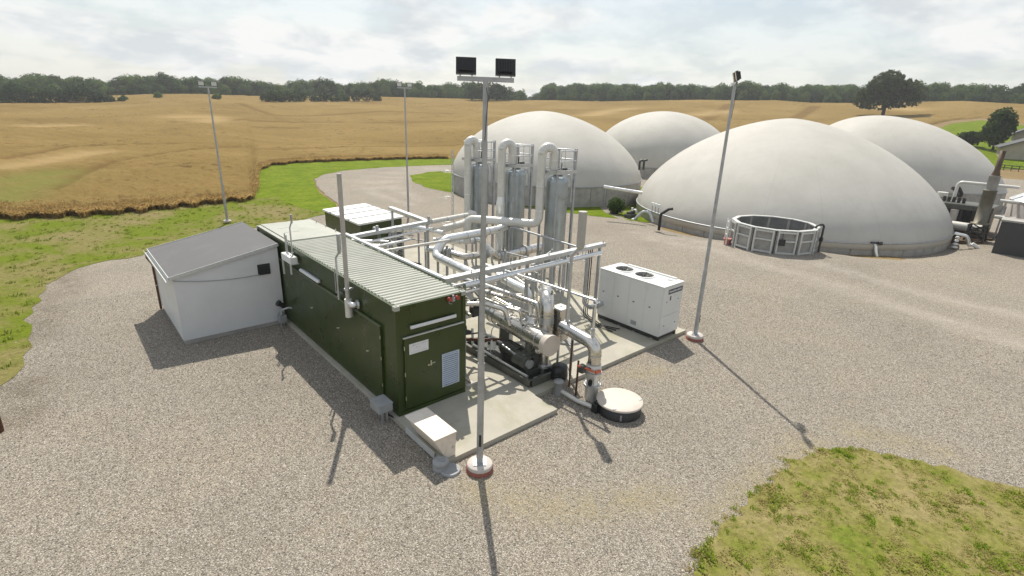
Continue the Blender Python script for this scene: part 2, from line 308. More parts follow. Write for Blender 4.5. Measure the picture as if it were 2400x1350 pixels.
# ------------------------------------------------------------------ mesh helpers
class MB:
    """collects shapes; build() links them as ONE mesh object"""
    def __init__(s): s.v = []; s.f = []; s.sm = []
    def add(s, vs, fs, smooth=False):
        o = len(s.v); s.v += [tuple(v) for v in vs]; s.f += [tuple(i + o for i in f) for f in fs]; s.sm += [smooth] * len(fs); return s
    def hexa(s, p): return s.add(p, [(3, 2, 1, 0), (4, 5, 6, 7), (0, 1, 5, 4), (1, 2, 6, 5), (2, 3, 7, 6), (3, 0, 4, 7)])
    def box(s, x0, x1, y0, y1, z0, z1):
        return s.hexa([(x0, y0, z0), (x1, y0, z0), (x1, y1, z0), (x0, y1, z0), (x0, y0, z1), (x1, y0, z1), (x1, y1, z1), (x0, y1, z1)])
    def bbox(s, x0, x1, y0, y1, z0, z1, b=.015):
        """box with bevelled vertical and top edges"""
        def ring(d, z): return [(x0 + d + b, y0 + d, z), (x1 - d - b, y0 + d, z), (x1 - d, y0 + d + b, z), (x1 - d, y1 - d - b, z), (x1 - d - b, y1 - d, z), (x0 + d + b, y1 - d, z), (x0 + d, y1 - d - b, z), (x0 + d, y0 + d + b, z)]
        vs = ring(0, z0) + ring(0, z1 - b) + ring(b * .8, z1); fs = [tuple(range(7, -1, -1)), tuple(range(16, 24))]
        for k in (0, 8):
            for i in range(8): j = (i + 1) % 8; fs.append((k + i, k + j, k + 8 + j, k + 8 + i))
        return s.add(vs, fs)
    def beam(s, a, b, w, h, up=(0, 0, 1)):
        a = Vector(a); b = Vector(b); d = (b - a).normalized(); u = Vector(up)
        if abs(d.dot(u)) > .98: u = Vector((1, 0, 0))
        r = d.cross(u).normalized() * w / 2; u = r.cross(d).normalized() * h / 2
        return s.hexa([a - r - u, a + r - u, a + r + u, a - r + u, b - r - u, b + r - u, b + r + u, b - r + u])
    def channel(s, a, b, w, h, t=.012, open_up=False):
        """U-shaped channel"""
        a = Vector(a); b = Vector(b); d = (b - a).normalized(); r = d.cross(Vector((0, 0, 1))).normalized(); u = r.cross(d).normalized()
        k = -1 if open_up else 1
        s.beam(a + u * k * (h / 2 - t / 2), b + u * k * (h / 2 - t / 2), w, t)
        for q in (-1, 1): s.beam(a + r * q * (w / 2 - t / 2) - u * k * t / 2, b + r * q * (w / 2 - t / 2) - u * k * t / 2, t, h - t)
        return s
    def tube(s, pts, r, n=14, bend=0, steps=6, cap=True, r2=None):
        """round pipe along a polyline whose corners are rounded with radius bend"""
        P_ = [Vector(p) for p in pts]
        if bend and len(P_) > 2:
            Q = [P_[0]]
            for i in range(1, len(P_) - 1):
                a, c, d = P_[i - 1], P_[i], P_[i + 1]; u = (a - c); w = (d - c); lu, lw = u.length, w.length; u.normalize(); w.normalize()
                ang = u.angle(w); t = min(bend / max(math.tan(ang / 2), .05), lu * .49, lw * .49)
                p0 = c + u * t; p1 = c + w * t
                for k in range(steps + 1): q = k / steps; Q.append(p0 * (1 - q) ** 2 + c * 2 * q * (1 - q) + p1 * q * q)
            Q.append(P_[-1]); P_ = Q
        d0 = (P_[1] - P_[0]).normalized(); nrm = d0.orthogonal().normalized(); vs = []; fs = []; N = len(P_); L = 0; tot = sum((P_[i + 1] - P_[i]).length for i in range(N - 1))
        prev = d0
        for i, p in enumerate(P_):
            d = ((P_[min(i + 1, N - 1)] - P_[max(i - 1, 0)])).normalized()
            q = prev.rotation_difference(d); nrm = (q @ nrm); nrm = (nrm - d * nrm.dot(d)).normalized(); prev = d; bi = d.cross(nrm)
            if i: L += (p - P_[i - 1]).length
            rr = r if r2 is None else r + (r2 - r) * L / tot
            for k in range(n):
                a = 2 * math.pi * k / n; vs.append(p + nrm * math.cos(a) * rr + bi * math.sin(a) * rr)
        for i in range(N - 1):
            for k in range(n): k2 = (k + 1) % n; fs.append((i * n + k, i * n + k2, (i + 1) * n + k2, (i + 1) * n + k))
        s.add(vs, fs, True)
        if cap:
            s.add([vs[k] for k in range(n)], [tuple(range(n - 1, -1, -1))]); s.add([vs[(N - 1) * n + k] for k in range(n)], [tuple(range(n))])
        return s
    def ring(s, c, axis, r, w, n=18):
        c = Vector(c); a = Vector(axis).normalized(); return s.tube([c - a * w / 2, c + a * w / 2], r, n)
    def lathe(s, c, prof, n=32, smooth=True, cap=True):
        """surface of revolution about a vertical axis; prof = [(r, z)]"""
        vs = []; fs = []
        for r, z in prof:
            for k in range(n): a = 2 * math.pi * k / n; vs.append((c[0] + r * math.cos(a), c[1] + r * math.sin(a), c[2] + z))
        for i in range(len(prof) - 1):
            for k in range(n): k2 = (k + 1) % n; fs.append((i * n + k, i * n + k2, (i + 1) * n + k2, (i + 1) * n + k))
        s.add(vs, fs, smooth)
        if cap:
            if prof[0][0] > 1e-4: s.add(vs[:n], [tuple(range(n - 1, -1, -1))])
            if prof[-1][0] > 1e-4: s.add(vs[-n:], [tuple(range(n))])
        return s
    def drum(s, c, r, h, n=28, b=.02): return s.lathe(c, [(r, 0), (r, h - b)], n, True, False).lathe(c, [(r, h - b), (r - b, h), (0, h)], n, False, False).lathe(c, [(0, 0), (r, 0)], n, False, False)
    def prism(s, poly, z0, z1):
        n = len(poly); vs = [(x, y, z0) for x, y in poly] + [(x, y, z1) for x, y in poly]
        return s.add(vs, [tuple(range(n - 1, -1, -1)), tuple(range(n, 2 * n))] + [(i, (i + 1) % n, n + (i + 1) % n, n + i) for i in range(n)])
    def build(s, name, mat, parent=None, loc=None):
        me = bpy.data.meshes.new(name); me.from_pydata(s.v, [], s.f); me.polygons.foreach_set('use_smooth', s.sm)
        me.materials.append(M[mat] if isinstance(mat, str) else mat); me.update()
        o = bpy.data.objects.new(name, me); COL.objects.link(o)
        if loc is not None:
            me.transform(Matrix.Translation(-Vector(loc)))
            if parent is None: o.location = loc
        if parent is not None:
            o.parent = parent
            if loc is None:
                w = parent.get('_w'); base = Vector(w) if w else Vector(parent.location)
                me.transform(Matrix.Translation(-base))
        return o
def tag(o, label=None, cat=None, group=None, kind=None):
    for k, v in (('label', label), ('category', cat), ('group', group), ('kind', kind)):
        if v: o[k] = v
    return o
def thing(name, label, cat, loc=(0, 0, 0), group=None):
    o = bpy.data.objects.new(name, None); COL.objects.link(o); o.location = loc; o.empty_display_size = .2
    return tag(o, label, cat, group)
def revolve(m, c, axis, prof, n=22):
    c = Vector(c); a = Vector(axis).normalized(); u = a.orthogonal().normalized(); v = a.cross(u); vs = []; fs = []
    for r, h in prof:
        for k in range(n): q = 2 * math.pi * k / n; vs.append(c + a * h + (u * math.cos(q) + v * math.sin(q)) * r)
    for i in range(len(prof) - 1):
        for k in range(n): k2 = (k + 1) % n; fs.append((i * n + k, i * n + k2, (i + 1) * n + k2, (i + 1) * n + k))
    return m.add(vs, fs)
def sub(mb, name, mat, part):
    """sub-part: mesh given in world coordinates, hung under a part (whose origin is its thing's)"""
    o = mb.build(name, mat); base = Vector(part.parent.location); o.data.transform(Matrix.Translation(-base)); o.parent = part; return o
def copy_tree(o, parent=None):
    c = o.copy(); COL.objects.link(c)
    if parent: c.parent = parent
    for ch in list(o.children): copy_tree(ch, c)
    return c
def solo(mb, name, mat, label, cat, loc=None, group=None):
    return tag(mb.build(name, mat, None, loc), label, cat, group)

def mesh_obj(name, vs, fs, mat, smooth=False):
    me = bpy.data.meshes.new(name); me.from_pydata(vs, [], fs)
    if smooth: me.polygons.foreach_set('use_smooth', [True] * len(me.polygons))
    me.materials.append(M[mat]); me.update(); o = bpy.data.objects.new(name, me); COL.objects.link(o); return o

def inside(poly, x, y):
    x = np.asarray(x); y = np.asarray(y); r = np.zeros(x.shape, bool); n = len(poly)
    for i in range(n):
        x0, y0 = poly[i]; x1, y1 = poly[(i + 1) % n]
        c = (y0 > y) != (y1 > y)
        with np.errstate(divide='ignore', invalid='ignore'): t = (x1 - x0) * (y - y0) / (y1 - y0 if y1 != y0 else 1e-9) + x0
        r ^= c & (x < t)
    return r
def seg_dist(pl, x, y):
    d = np.full(np.shape(x), 1e9)
    for (ax, ay), (bx, by) in zip(pl[:-1], pl[1:]):
        L = (bx - ax) ** 2 + (by - ay) ** 2 + 1e-9; t = np.clip(((x - ax) * (bx - ax) + (y - ay) * (by - ay)) / L, 0, 1)
        d = np.minimum(d, np.hypot(x - ax - t * (bx - ax), y - ay - t * (by - ay)))
    return d
def wobble(poly, amp, step, close=True):
    """a polygon with uneven natural edges"""
    out = []; n = len(poly)
    for i in range(n if close else n - 1):
        a = np.array(poly[i]); b = np.array(poly[(i + 1) % n]); L = np.hypot(*(b - a)); k = max(1, int(L / step))
        d = (b - a) / (L + 1e-9); nr = np.array((-d[1], d[0]))
        for j in range(k): out.append(tuple(a + (b - a) * j / k + nr * rng.normal(0, amp) * (1 if j else .4)))
    return out
def sheet(name, poly, up, grid_near, mat, attr=None):
    """ground sheet following the land, its points finer near the yard"""
    xs, ys = zip(*poly); pts = [Vector(p) for p in poly]
    for (g, rad) in grid_near:
        gx, gy = np.meshgrid(np.arange(min(xs), max(xs), g), np.arange(min(ys), max(ys), g)); gx = gx.ravel() + rng.uniform(-.2, .2, gx.size) * g; gy = gy.ravel() + rng.uniform(-.2, .2, gy.size) * g
        D = np.hypot(gx - CX, gy - CY); k = (D >= rad[0]) & (D < rad[1]) & inside(poly, gx, gy); pts += [Vector((a, b)) for a, b in zip(gx[k], gy[k])]
    edges = [(i, (i + 1) % len(poly)) for i in range(len(poly))]
    v, e_, f, _, _, _ = delaunay_2d_cdt(pts, edges, [list(range(len(poly)))], 1, .004)
    vx = np.array([p.x for p in v]); vy = np.array([p.y for p in v]); vz = terrain_z(vx, vy) + up
    o = mesh_obj(name, list(zip(vx, vy, vz)), [tuple(q) for q in f], mat, True)
    if o.data.polygons and o.data.polygons[0].normal.z < 0: o.data.flip_normals()
    if attr is not None:
        c = np.ones((len(vx), 4), np.float32); c[:, :3] = attr(vx, vy)
        a = o.data.color_attributes.new('wear', 'FLOAT_COLOR', 'POINT'); a.data.foreach_set('color', c.ravel())
    return o

def scatter(name, pts, rotz, scale, protos, kind='stuff', tilt=None):
    """many small look-alike pieces as one object: prototypes instanced on points by geometry nodes"""
    me = bpy.data.meshes.new(name); me.vertices.add(len(pts)); me.vertices.foreach_set('co', np.asarray(pts, np.float32).ravel())
    def attr(nm, tp, arr, key='value'):
        a = me.attributes.new(nm, tp, 'POINT'); a.data.foreach_set(key, np.asarray(arr).ravel())
    n = len(pts); rot = np.zeros((n, 3), np.float32); rot[:, 2] = rotz
    if tilt is not None: rot[:, :2] = tilt
    sc = np.asarray(scale, np.float32)
    if sc.ndim == 1: sc = np.repeat(sc[:, None], 3, 1)
    attr('rot', 'FLOAT_VECTOR', rot, 'vector'); attr('scl', 'FLOAT_VECTOR', sc, 'vector'); attr('pick', 'INT', rng.integers(0, len(protos), n).astype(np.int32))
    o = bpy.data.objects.new(name, me); COL.objects.link(o); tag(o, kind=kind)
    pc = bpy.data.collections.new(name + '_source')
    for i, p in enumerate(protos):
        p.name = '%s_piece_%02d' % (name, i); pc.objects.link(p)
        for c in list(p.users_collection):
            if c != pc: c.objects.unlink(p)
    g = bpy.data.node_groups.new(name + '_nodes', 'GeometryNodeTree')
    g.interface.new_socket('Geometry', in_out='INPUT', socket_type='NodeSocketGeometry'); g.interface.new_socket('Geometry', in_out='OUTPUT', socket_type='NodeSocketGeometry')
    gi = g.nodes.new('NodeGroupInput'); go = g.nodes.new('NodeGroupOutput'); ip = g.nodes.new('GeometryNodeInstanceOnPoints'); ci = g.nodes.new('GeometryNodeCollectionInfo')
    ci.inputs['Collection'].default_value = pc; ci.inputs['Separate Children'].default_value = True; ci.inputs['Reset Children'].default_value = True
    def named(nm, tp):
        q = g.nodes.new('GeometryNodeInputNamedAttribute'); q.data_type = tp; q.inputs['Name'].default_value = nm; return q.outputs['Attribute']
    L = g.links.new
    L(gi.outputs[0], ip.inputs['Points']); L(ci.outputs[0], ip.inputs['Instance']); ip.inputs['Pick Instance'].default_value = True
    L(named('pick', 'INT'), ip.inputs['Instance Index']); L(named('rot', 'FLOAT_VECTOR'), ip.inputs['Rotation']); L(named('scl', 'FLOAT_VECTOR'), ip.inputs['Scale'])
    L(ip.outputs[0], go.inputs[0])
    md = o.modifiers.new('scatter', 'NODES'); md.node_group = g
    return o

# ------------------------------------------------------------------ ground sheets
def polar_ground():
    rad = [0, 4, 8, 14, 20, 26, 32, 38, 44] + list(np.arange(48, 110, 3.0)) + list(np.arange(110, 340, 4.0)) + list(np.arange(340, 520, 10.0)) + [540, 580, 640, 720, 820, 950, 1200, 1600, 2200, 3200]
    az = list(np.arange(-15, 105, .75)) + list(np.arange(105, 345, 6.0)); n = len(az); vs = []; fs = []
    for r in rad:
        for a in az: x = CX + r * math.sin(R(a)); y = CY + r * math.cos(R(a)); vs.append((x, y))
    v = np.array(vs); z = terrain_z(v[:, 0], v[:, 1]) - .05
    for i in range(1, len(rad) - 1):
        for k in range(n): k2 = (k + 1) % n; fs.append((i * n + k, i * n + k2, (i + 1) * n + k2, (i + 1) * n + k)[::-1])
    for k in range(n): fs.append((0, n + (k + 1) % n, n + k)[::-1])
    o = mesh_obj('terrain', [(a, b, c) for (a, b), c in zip(vs, z)], fs, 'soil', True); tag(o, kind='structure'); return o
polar_ground()

GRAVEL = [(-40, -70), (-32, -12), (-11.16, 7.075), (-9.992, 8.528), (-9.089, 9.351), (-8.515, 11.982), (-8.276, 15.34), (-8.01, 19.475), (-7.04, 22.868), (-5.782, 24.333), (-3.3, 24.954), (-0.752, 27.353), (3.006, 28.746),
          (7.284, 29.634), (11.067, 31.921), (12.572, 32.9), (13.773, 38.869), (15.498, 46.13), (17.91, 52.983), (20.542, 56.437), (24.008, 59.034), (31.556, 61.008), (43.689, 60.614), (62, 70), (95, 62), (112, 30), (122, -10), (118, -70), (40, -90)]
GRAVEL = GRAVEL[:2] + [(3 + (x - 3) * 1.04, 5 + (y - 5) * 1.03) for x, y in GRAVEL[2:-7]] + GRAVEL[-7:]
gp = wobble(GRAVEL[2:-6], .1, 1.2, False)
GRAVEL_E = GRAVEL[:2] + gp + GRAVEL[-7:]
tracks = [[(28.224, 11.879), (28.868, 6.988), (28.467, 1.743), (29.056, -3.164), (28.808, -7.414), (29.232, -11.14)], [(27.218, 9.961), (27.035, 5.581), (26.013, 0.634), (25.564, -4.259), (24.915, -8.198), (24.147, -11.648)],
          [(41.488, 57.42), (33.63, 57.051), (26.03, 52.865), (21.384, 46.981), (19.03, 39.066), (18.88, 31.769)],  [(38.828, 53.559), (30.697, 54.362), (26.131, 48.978), (22.805, 42.314), (21.015, 33.34)]]
browns = [[(-6.691, 22.811), (-7.644, 18.641), (-7.903, 16.225), (-8.129, 13.649)], [(-8.477, 9.297), (-8.65, 6.912)]]
tans = [[(8.689, -8.496), (6.14, -8.347), (4.731, -8.411), (3.701, -8.463)], [(0.01, -3.888), (0.992, -5.605), (3.591, -6.932)], [(10.64, -8.939), (11.44, -10.91)], [(7.661, -2.239), (9.336, -3.1)]]
def gravel_wear(x, y):
    c = np.zeros((len(x), 3))
    c[:, 0] = np.max([np.exp(-(seg_dist(t, x, y) / .7) ** 2) for t in tracks], 0) * .4
    c[:, 1] = np.max([np.exp(-(seg_dist(t, x, y) / .7) ** 2) for t in browns], 0) * .55
    c[:, 2] = np.max([np.exp(-(seg_dist(t, x, y) / w) ** 2) for t, w in zip(tans, (.75, .5, .6, .3))], 0) * .7
    return c
gravel = sheet('gravel_yard', GRAVEL_E, 0, [(.5, (3, 26)), (1.0, (26, 60)), (2.5, (60, 150))], 'gravel', gravel_wear)
tag(gravel, kind='structure')

LAWN_FAR = wobble([(12.205, 59.379), (14.858, 67.562), (18.28, 69.727), (22.747, 71.851), (29.679, 71.992), (39.46, 71.386), (50.045, 69.151), (66, 78), (64, 72), (43.881, 60.893), (31.827, 61.523), (24.211, 59.497), (20.616, 56.903), (17.821, 53.027), (15.419, 46.172), (13.703, 38.908), (12.489, 32.709), (10.857, 31.597), (9.66, 35.334), (9.319, 39.395), (6.428, 40.5), (7.56, 46.256), (9.926, 52.774)], .14, 1.5)
lawn_far = sheet('mown_verge', LAWN_FAR, .012, [(2.0, (40, 150))], 'lawn_bright'); tag(lawn_far, kind='structure')
LAWN_LEFT = [(-14, 48), (-11.495, 42.467), (-10.096, 41.985), (-6.418, 40.915), (-2.374, 40.36), (2.407, 41.266), (7.931, 41.845), (10.1, 41.797)] + wobble([(9.636, 39.765), (9.744, 35.043), (10.917, 31.561), (7.229, 29.477), (2.97, 28.605), (-0.775, 27.228), (-3.314, 24.848), (-5.789, 24.234), (-7.043, 22.779), (-8.011, 19.403), (-8.276, 15.229), (-8.515, 11.895), (-9.085, 9.213)], .16, .8, False) + [(-9.971, 8.22), (-11.127, 6.818), (-30, -8), (-36, 40)]
lawn_left = sheet('grass_bank', LAWN_LEFT, .016, [(2.0, (10, 80))], 'lawn_mixed'); tag(lawn_left, kind='structure')
LAWN_DOME = wobble([(30.31, 51.36), (34.365, 53.529), (38.828, 53.559), (36, 52), (48, 44), (52, 33), (50, 24), (44, 18), (36, 15), (31.842, 15.356), (31.201, 16.857), (29.631, 20.372), (28.114, 24.288), (26.476, 30.258), (26.676, 35.924), (26.244, 40.518), (27.452, 45.631)], .14, 1.3)
lawn_dome = sheet('lawn_strip', LAWN_DOME, .014, [(2.0, (10, 150))], 'lawn_bright'); tag(lawn_dome, kind='structure')
LAWN_NEAR = wobble([(0.899, -8.728), (2.031, -8.695), (3.074, -8.412), (4.62, -8.359), (7.041, -8.404), (8.846, -8.67), (9.806, -9.423), (10.13, -10.031), (10.732, -11.434), (11.004, -12.204), (11.378, -12.923), (12.05, -14.987)], .09, .22, False) + [(26, -26), (4, -18), (0.2, -11.2)]
lawn_near = sheet('dry_grass', LAWN_NEAR, .018, [(.35, (2, 24))], 'lawn_dry'); tag(lawn_near, kind='structure')
LAWN_EAST = [(188.746, 30.182), (221.793, 30.205), (242.163, 26.027), (230.852, 14.519), (216.154, 4.12), (142.414, -3.182), (136.103, 4.764), (159.075, 14.644)]
lawn_east = sheet('garden_lawn', LAWN_EAST, .03, [(5, (60, 400))], 'lawn_bright'); tag(lawn_east, kind='structure')

# ------------------------------------------------------------------ wheat field: a standing crop about knee high with tramlines pressed into it
az_edge = [-14, -5, 1.7, 4.5, 8.2, 11.6, 14.9, 18.6, 18.9, 21, 25, 30, 34, 36, 60, 67, 71, 75, 79, 90, 100]
def edge_d(p): return math.hypot(p[0] - CX, p[1] - CY)
def edge_a(p): return math.degrees(math.atan2(p[0] - CX, p[1] - CY))
near_pts = [(-14.489, 42.551), (-10.067, 41.534), (-6.419, 40.547), (-2.402, 40.004), (2.318, 40.732), (7.598, 42.031), (10.023, 48.989), (12.914, 59.045), (15.133, 65.61), (18.455, 70.285), (22.964, 72.455), (29.958, 72.631), (39.835, 72.064), (50.147, 69.986)]
EA = [edge_a(p) for p in near_pts] + [46, 60, 70, 75]; ED = [edge_d(p) for p in near_pts] + [112, 120, 150, 175]
far_pts = [(210.716, 42.681), (207.512, 34.823), (232.605, 33.601), (256.815, 28.512), (239.275, 15.645), (227.49, 5.285)]
EA += [edge_a(p) for p in far_pts]; ED += [edge_d(p) for p in far_pts]
EA = [edge_a(near_pts[0]) - 12] + EA + [EA[-1] + 10]; ED = [ED[0]] + ED + [ED[-1]]
tram = [[(-6.584, 52.353), (-4.173, 61.915), (-0.033, 73.951), (7.661, 83.041), (19.334, 91.252), (39.939, 95.411), (64.587, 90.939)], [(-10.843, 81.9), (-4.321, 99.519), (3.567, 99.907), (11.903, 97.071)],
        [(20.054, 157.858), (32.993, 160.134), (38.841, 165.186), (69.291, 162.042)], [(57.318, 234.243), (54.824, 184.504), (66.81, 185.267), (100.013, 190.644), (123.45, 176.321)], [(39.308, 150.612), (50.697, 149.451)],
        [(76.241, 157.642), (94.657, 155.61), (107.027, 152.505)], [(186.574, 99.144), (229.407, 118.076), (264.924, 132.375)], [(183.928, 95.821), (231.493, 116.717), (266.511, 130.66)], [(231.702, 84.66), (267.542, 94.164), (286.363, 98.876)], [(234.035, 83.558), (265.417, 91.39), (287.317, 97.052)]]
lodged = [[(-10.858, 69.998), (-7.577, 75.648), (-3.923, 84.365), (-1.248, 88.825)], [(24.591, 171.752), (33.063, 169.789)], [(174.495, 146.807), (197.956, 156.978), (215.278, 157.954)], [(-6.824, 143.743), (-1.666, 147.423)], [(28.396, 158.848), (32.779, 163.817)], [(209.962, 114.97), (232.884, 115.808)], [(291.033, 71.64), (279.877, 55.518)]]
greens = [[(-10.54, 59.105), (-8.68, 60.749), (-6.257, 63.94)], [(-10.224, 47.358), (-9.243, 53.11), (-7.074, 58.15)]]
def wheat_field():
    az = np.arange(-9, 95.01, .2); t = np.linspace(0, 1, 360) ** 1.6; A, T = np.meshgrid(az, t)
    d0 = np.interp(A, EA, ED) + .6 * np.sin(A * 3.1) + .4 * np.sin(A * 7.7); d1 = 345.0; D = d0 + (d1 - d0) * T
    x = CX + D * np.sin(np.radians(A)); y = CY + D * np.cos(np.radians(A)); z = terrain_z(x, y)
    xr, yr = x.ravel(), y.ravel(); Dr = D.ravel(); w = .5 + .004 * Dr
    tr = np.max([np.exp(-(seg_dist(p, xr, yr) / w) ** 2) for p in tram], 0); lo = np.max([np.exp(-(seg_dist(p, xr, yr) / (1.5 + .018 * Dr)) ** 2) for p in lodged], 0)
    gr = np.max([np.exp(-(seg_dist(p, xr, yr) / 3.0) ** 2) for p in greens], 0)
    h = .58 + .05 * np.sin(xr * 1.9 + yr * .7) + .05 * np.sin(yr * 2.3 - xr * .9) + rng.normal(0, .05, xr.size)
    h = h * (1 - .5 * tr) * (1 - .45 * lo) * (1 - .6 * gr) * (1 - .5 * smooth(62, 80, np.broadcast_to(d0, A.shape)).ravel())
    h = h * (.10 + .90 * smooth(0, 1, ((D - d0) / (2.6 + 4 * smooth(60, 80, d0))).ravel() + rng.normal(0, .08, xr.size)))
    h = h.reshape(A.shape); h[0] = -.04
    vs = np.stack([xr, yr, (z + h).ravel()], 1); n = len(az); m = len(t); i, j = np.meshgrid(np.arange(m - 1), np.arange(n - 1), indexing='ij'); a = (i * n + j).ravel()
    fs = np.stack([a, a + 1, a + n + 1, a + n], 1)[:, ::-1]
    me = bpy.data.meshes.new('wheat_field'); me.vertices.add(len(vs)); me.vertices.foreach_set('co', vs.astype(np.float32).ravel())
    me.loops.add(fs.size); me.loops.foreach_set('vertex_index', fs.astype(np.int32).ravel()); me.polygons.add(len(fs)); me.polygons.foreach_set('loop_start', np.arange(0, fs.size, 4, dtype=np.int32)); me.polygons.foreach_set('use_smooth', np.ones(len(fs), bool))
    me.update(calc_edges=True); me.materials.append(M['wheat'])
    c = np.ones((len(vs), 4), np.float32); c[:, 0] = tr * .75; c[:, 1] = lo * .6; c[:, 2] = gr * .75
    k = me.color_attributes.new('wear', 'FLOAT_COLOR', 'POINT'); k.data.foreach_set('color', c.ravel())
    o = bpy.data.objects.new('wheat_field', me); COL.objects.link(o); tag(o, kind='stuff'); return o
wheat_field()
def tuft(n, h, w, lean, mat, name='tuft', head=0):
    m = MB()
    for i in range(n):
        a = random.uniform(0, 6.28); r = random.uniform(0, .5) * w; x, y = r * math.cos(a), r * math.sin(a); hh = h * random.uniform(.55, 1.1); b = random.uniform(0, 6.28); l = random.uniform(.1, lean) * hh
        tx, ty = math.cos(b) * l, math.sin(b) * l; px, py = -math.sin(b) * w * .05, math.cos(b) * w * .05
        m.add([(x - px, y - py, 0), (x + px, y + py, 0), (x + tx * .35 + px * .8, y + ty * .35 + py * .8, hh * .6), (x + tx * .35 - px * .8, y + ty * .35 - py * .8, hh * .6), (x + tx, y + ty, hh)], [(0, 1, 2, 3), (3, 2, 4)])
        if head: m.add([(x + tx - px * 2, y + ty - py * 2, hh * .93), (x + tx + px * 2, y + ty + py * 2, hh * .93), (x + tx * 1.3, y + ty * 1.3, hh * 1.12)], [(0, 1, 2)])
    return m.build(name, mat)
def wheat_edge():
    P_ = []
    for dd, n in ((1.2, 12000), (4, 8000)):
        a = rng.uniform(-8, 34, n); d = np.interp(a, EA, ED) + .6 * np.sin(a * 3.1) + .4 * np.sin(a * 7.7) + rng.uniform(0, 1, n) ** 1.3 * dd - .25
        P_.append(np.stack([CX + d * np.sin(np.radians(a)), CY + d * np.cos(np.radians(a))], 1))
    p = np.concatenate(P_); x, y = p[:, 0], p[:, 1]
    k = np.max([np.exp(-(seg_dist(q, x, y) / 1.0) ** 2) for q in tram[:2] + greens], 0) < .5; p = p[k]
    z = terrain_z(p[:, 0], p[:, 1]); pts = np.column_stack([p, z - .02])
    scatter('wheat_stalks', pts, rng.uniform(0, 6.28, len(pts)), rng.uniform(.8, 1.15, len(pts)), [tuft(14, .48, .55, .7, 'wheat_stalk', head=1) for _ in range(4)])
wheat_edge()

# ------------------------------------------------------------------ concrete slab
SLAB = [(-.13, -2.62), (4.105, -2.62), (4.105, -1.58), (13.12, -1.58), (13.12, 17.0), (4.3, 17.0), (4.3, 12.95), (-.13, 12.95)]
mb = MB(); mb.prism(SLAB, -.35, 0)
solo(mb, 'concrete_slab', 'slab', 'pale concrete slab carrying the green container and the pipework', 'concrete slab', (6, 6, 0))

# ------------------------------------------------------------------ floodlight poles
def light_pole(x, y, ztop, az, label, base_r=.36, ring=True, face=1):
    z0 = tz(x, y); t = thing('light_pole', label, 'light pole', (x, y, z0), 'floodlight poles round the yard')
    m = MB(); m.lathe((x, y, z0 - .3), [(base_r * .94, .42), (base_r * .94, .49), (base_r * .88, .52), (0, .52)], 32); m.build('base', 'concrete_pale', t)
    if ring: MB().lathe((x, y, z0 - .3), [(base_r, 0), (base_r, .40), (base_r * .94, .42)], 32, True, False).build('base_ring', 'brick_red', t)
    zb = z0 + .22
    d = Vector((math.cos(az), -math.sin(az), 0)); fwd = Vector((math.sin(az), math.cos(az), 0)) * face
    m = MB(); c = Vector((x, y, zb + .012))
    m.beam(c - d * .17 + fwd * .0, c + d * .17, .30, .024)
    for a in (-1, 1):
        for b in (-1, 1): q = c + d * .13 * a + fwd * .11 * b; m.tube([q, q + Vector((0, 0, .07))], .012, 8)
    m.build('foot_plate', 'galv', t)
    m = MB(); m.tube([(x, y, zb), (x, y, zb + 2.9)], .088, 16, r2=.084); m.tube([(x, y, zb + 2.9), (x, y, ztop)], .074, 16, r2=.052)
    m.build('pole', 'galv_dull', t)
    m = MB(); m.box(-.03, .03, -.012, .012, 0, .34); m.v = [tuple(Vector((x, y, zb + .55)) + d * (p[0]) - fwd * (.088 + p[1]) + Vector((0, 0, p[2]))) for p in m.v]; m.build('hatch', 'black', t)
    top = Vector((x, y, ztop))
    MB().channel(top - d * .58, top + d * .58, .07, .09).build('crossbar', 'galv_dull', t)
    for s_ in (-1, 1):
        c = top + d * .40 * s_ + Vector((0, 0, .24)); tilt = .28
        up = Vector((0, 0, 1)) * math.cos(tilt) + fwd * math.sin(tilt); nf = fwd * math.cos(tilt) - Vector((0, 0, 1)) * math.sin(tilt)
        def bx(w, h, d0, d1, off=0):
            q = []
            for k in (d0, d1):
                for a, b in ((-1, -1), (1, -1), (1, 1), (-1, 1)): q.append(c + d * a * w + up * (b * h + off) + nf * k)
            return q
        m = MB(); m.hexa(bx(.205, .165, -.03, .05)); m.hexa(bx(.15, .11, -.075, -.032)); 
        for k in range(6): m.hexa([p + d * (-.125 + .05 * k) for p in bx(.004, .13, -.10, -.03)])
        fl = m.build('floodlight', 'black', t)
        sub(MB().hexa(bx(.17, .13, .051, .056)), 'glass', 'glass_pale', fl)
        for q_ in (-.12, .12): sub(MB().beam(top + d * (.40 * s_ + q_) + Vector((0, 0, .05)), c + d * q_ - up * .1, .03, .012), 'bracket', 'galv_dull', fl)
    MB().tube([top + Vector((0, 0, -.02)), top + d * .05 - fwd * .1 + Vector((0, 0, -.35)), top - fwd * .058 + Vector((0, 0, -1.2))], .008, 6, .1).build('cable', 'black', t)
    return t
light_pole(.537, -3.269, 9.42, R(36), 'tall floodlight pole in front of the green container, black lamp backs towards us')
light_pole(12.89, -2.155, 10.0, R(-33), 'floodlight pole beside the white cooling unit, its lamps seen edge on')
light_pole(2.987, 31.74, 9.61, R(198), 'floodlight pole standing on the grass behind the white shed', .3, False)
light_pole(15.98, 26.97, 10.16, R(216), 'floodlight pole behind the small container with the white roof', .3, False)

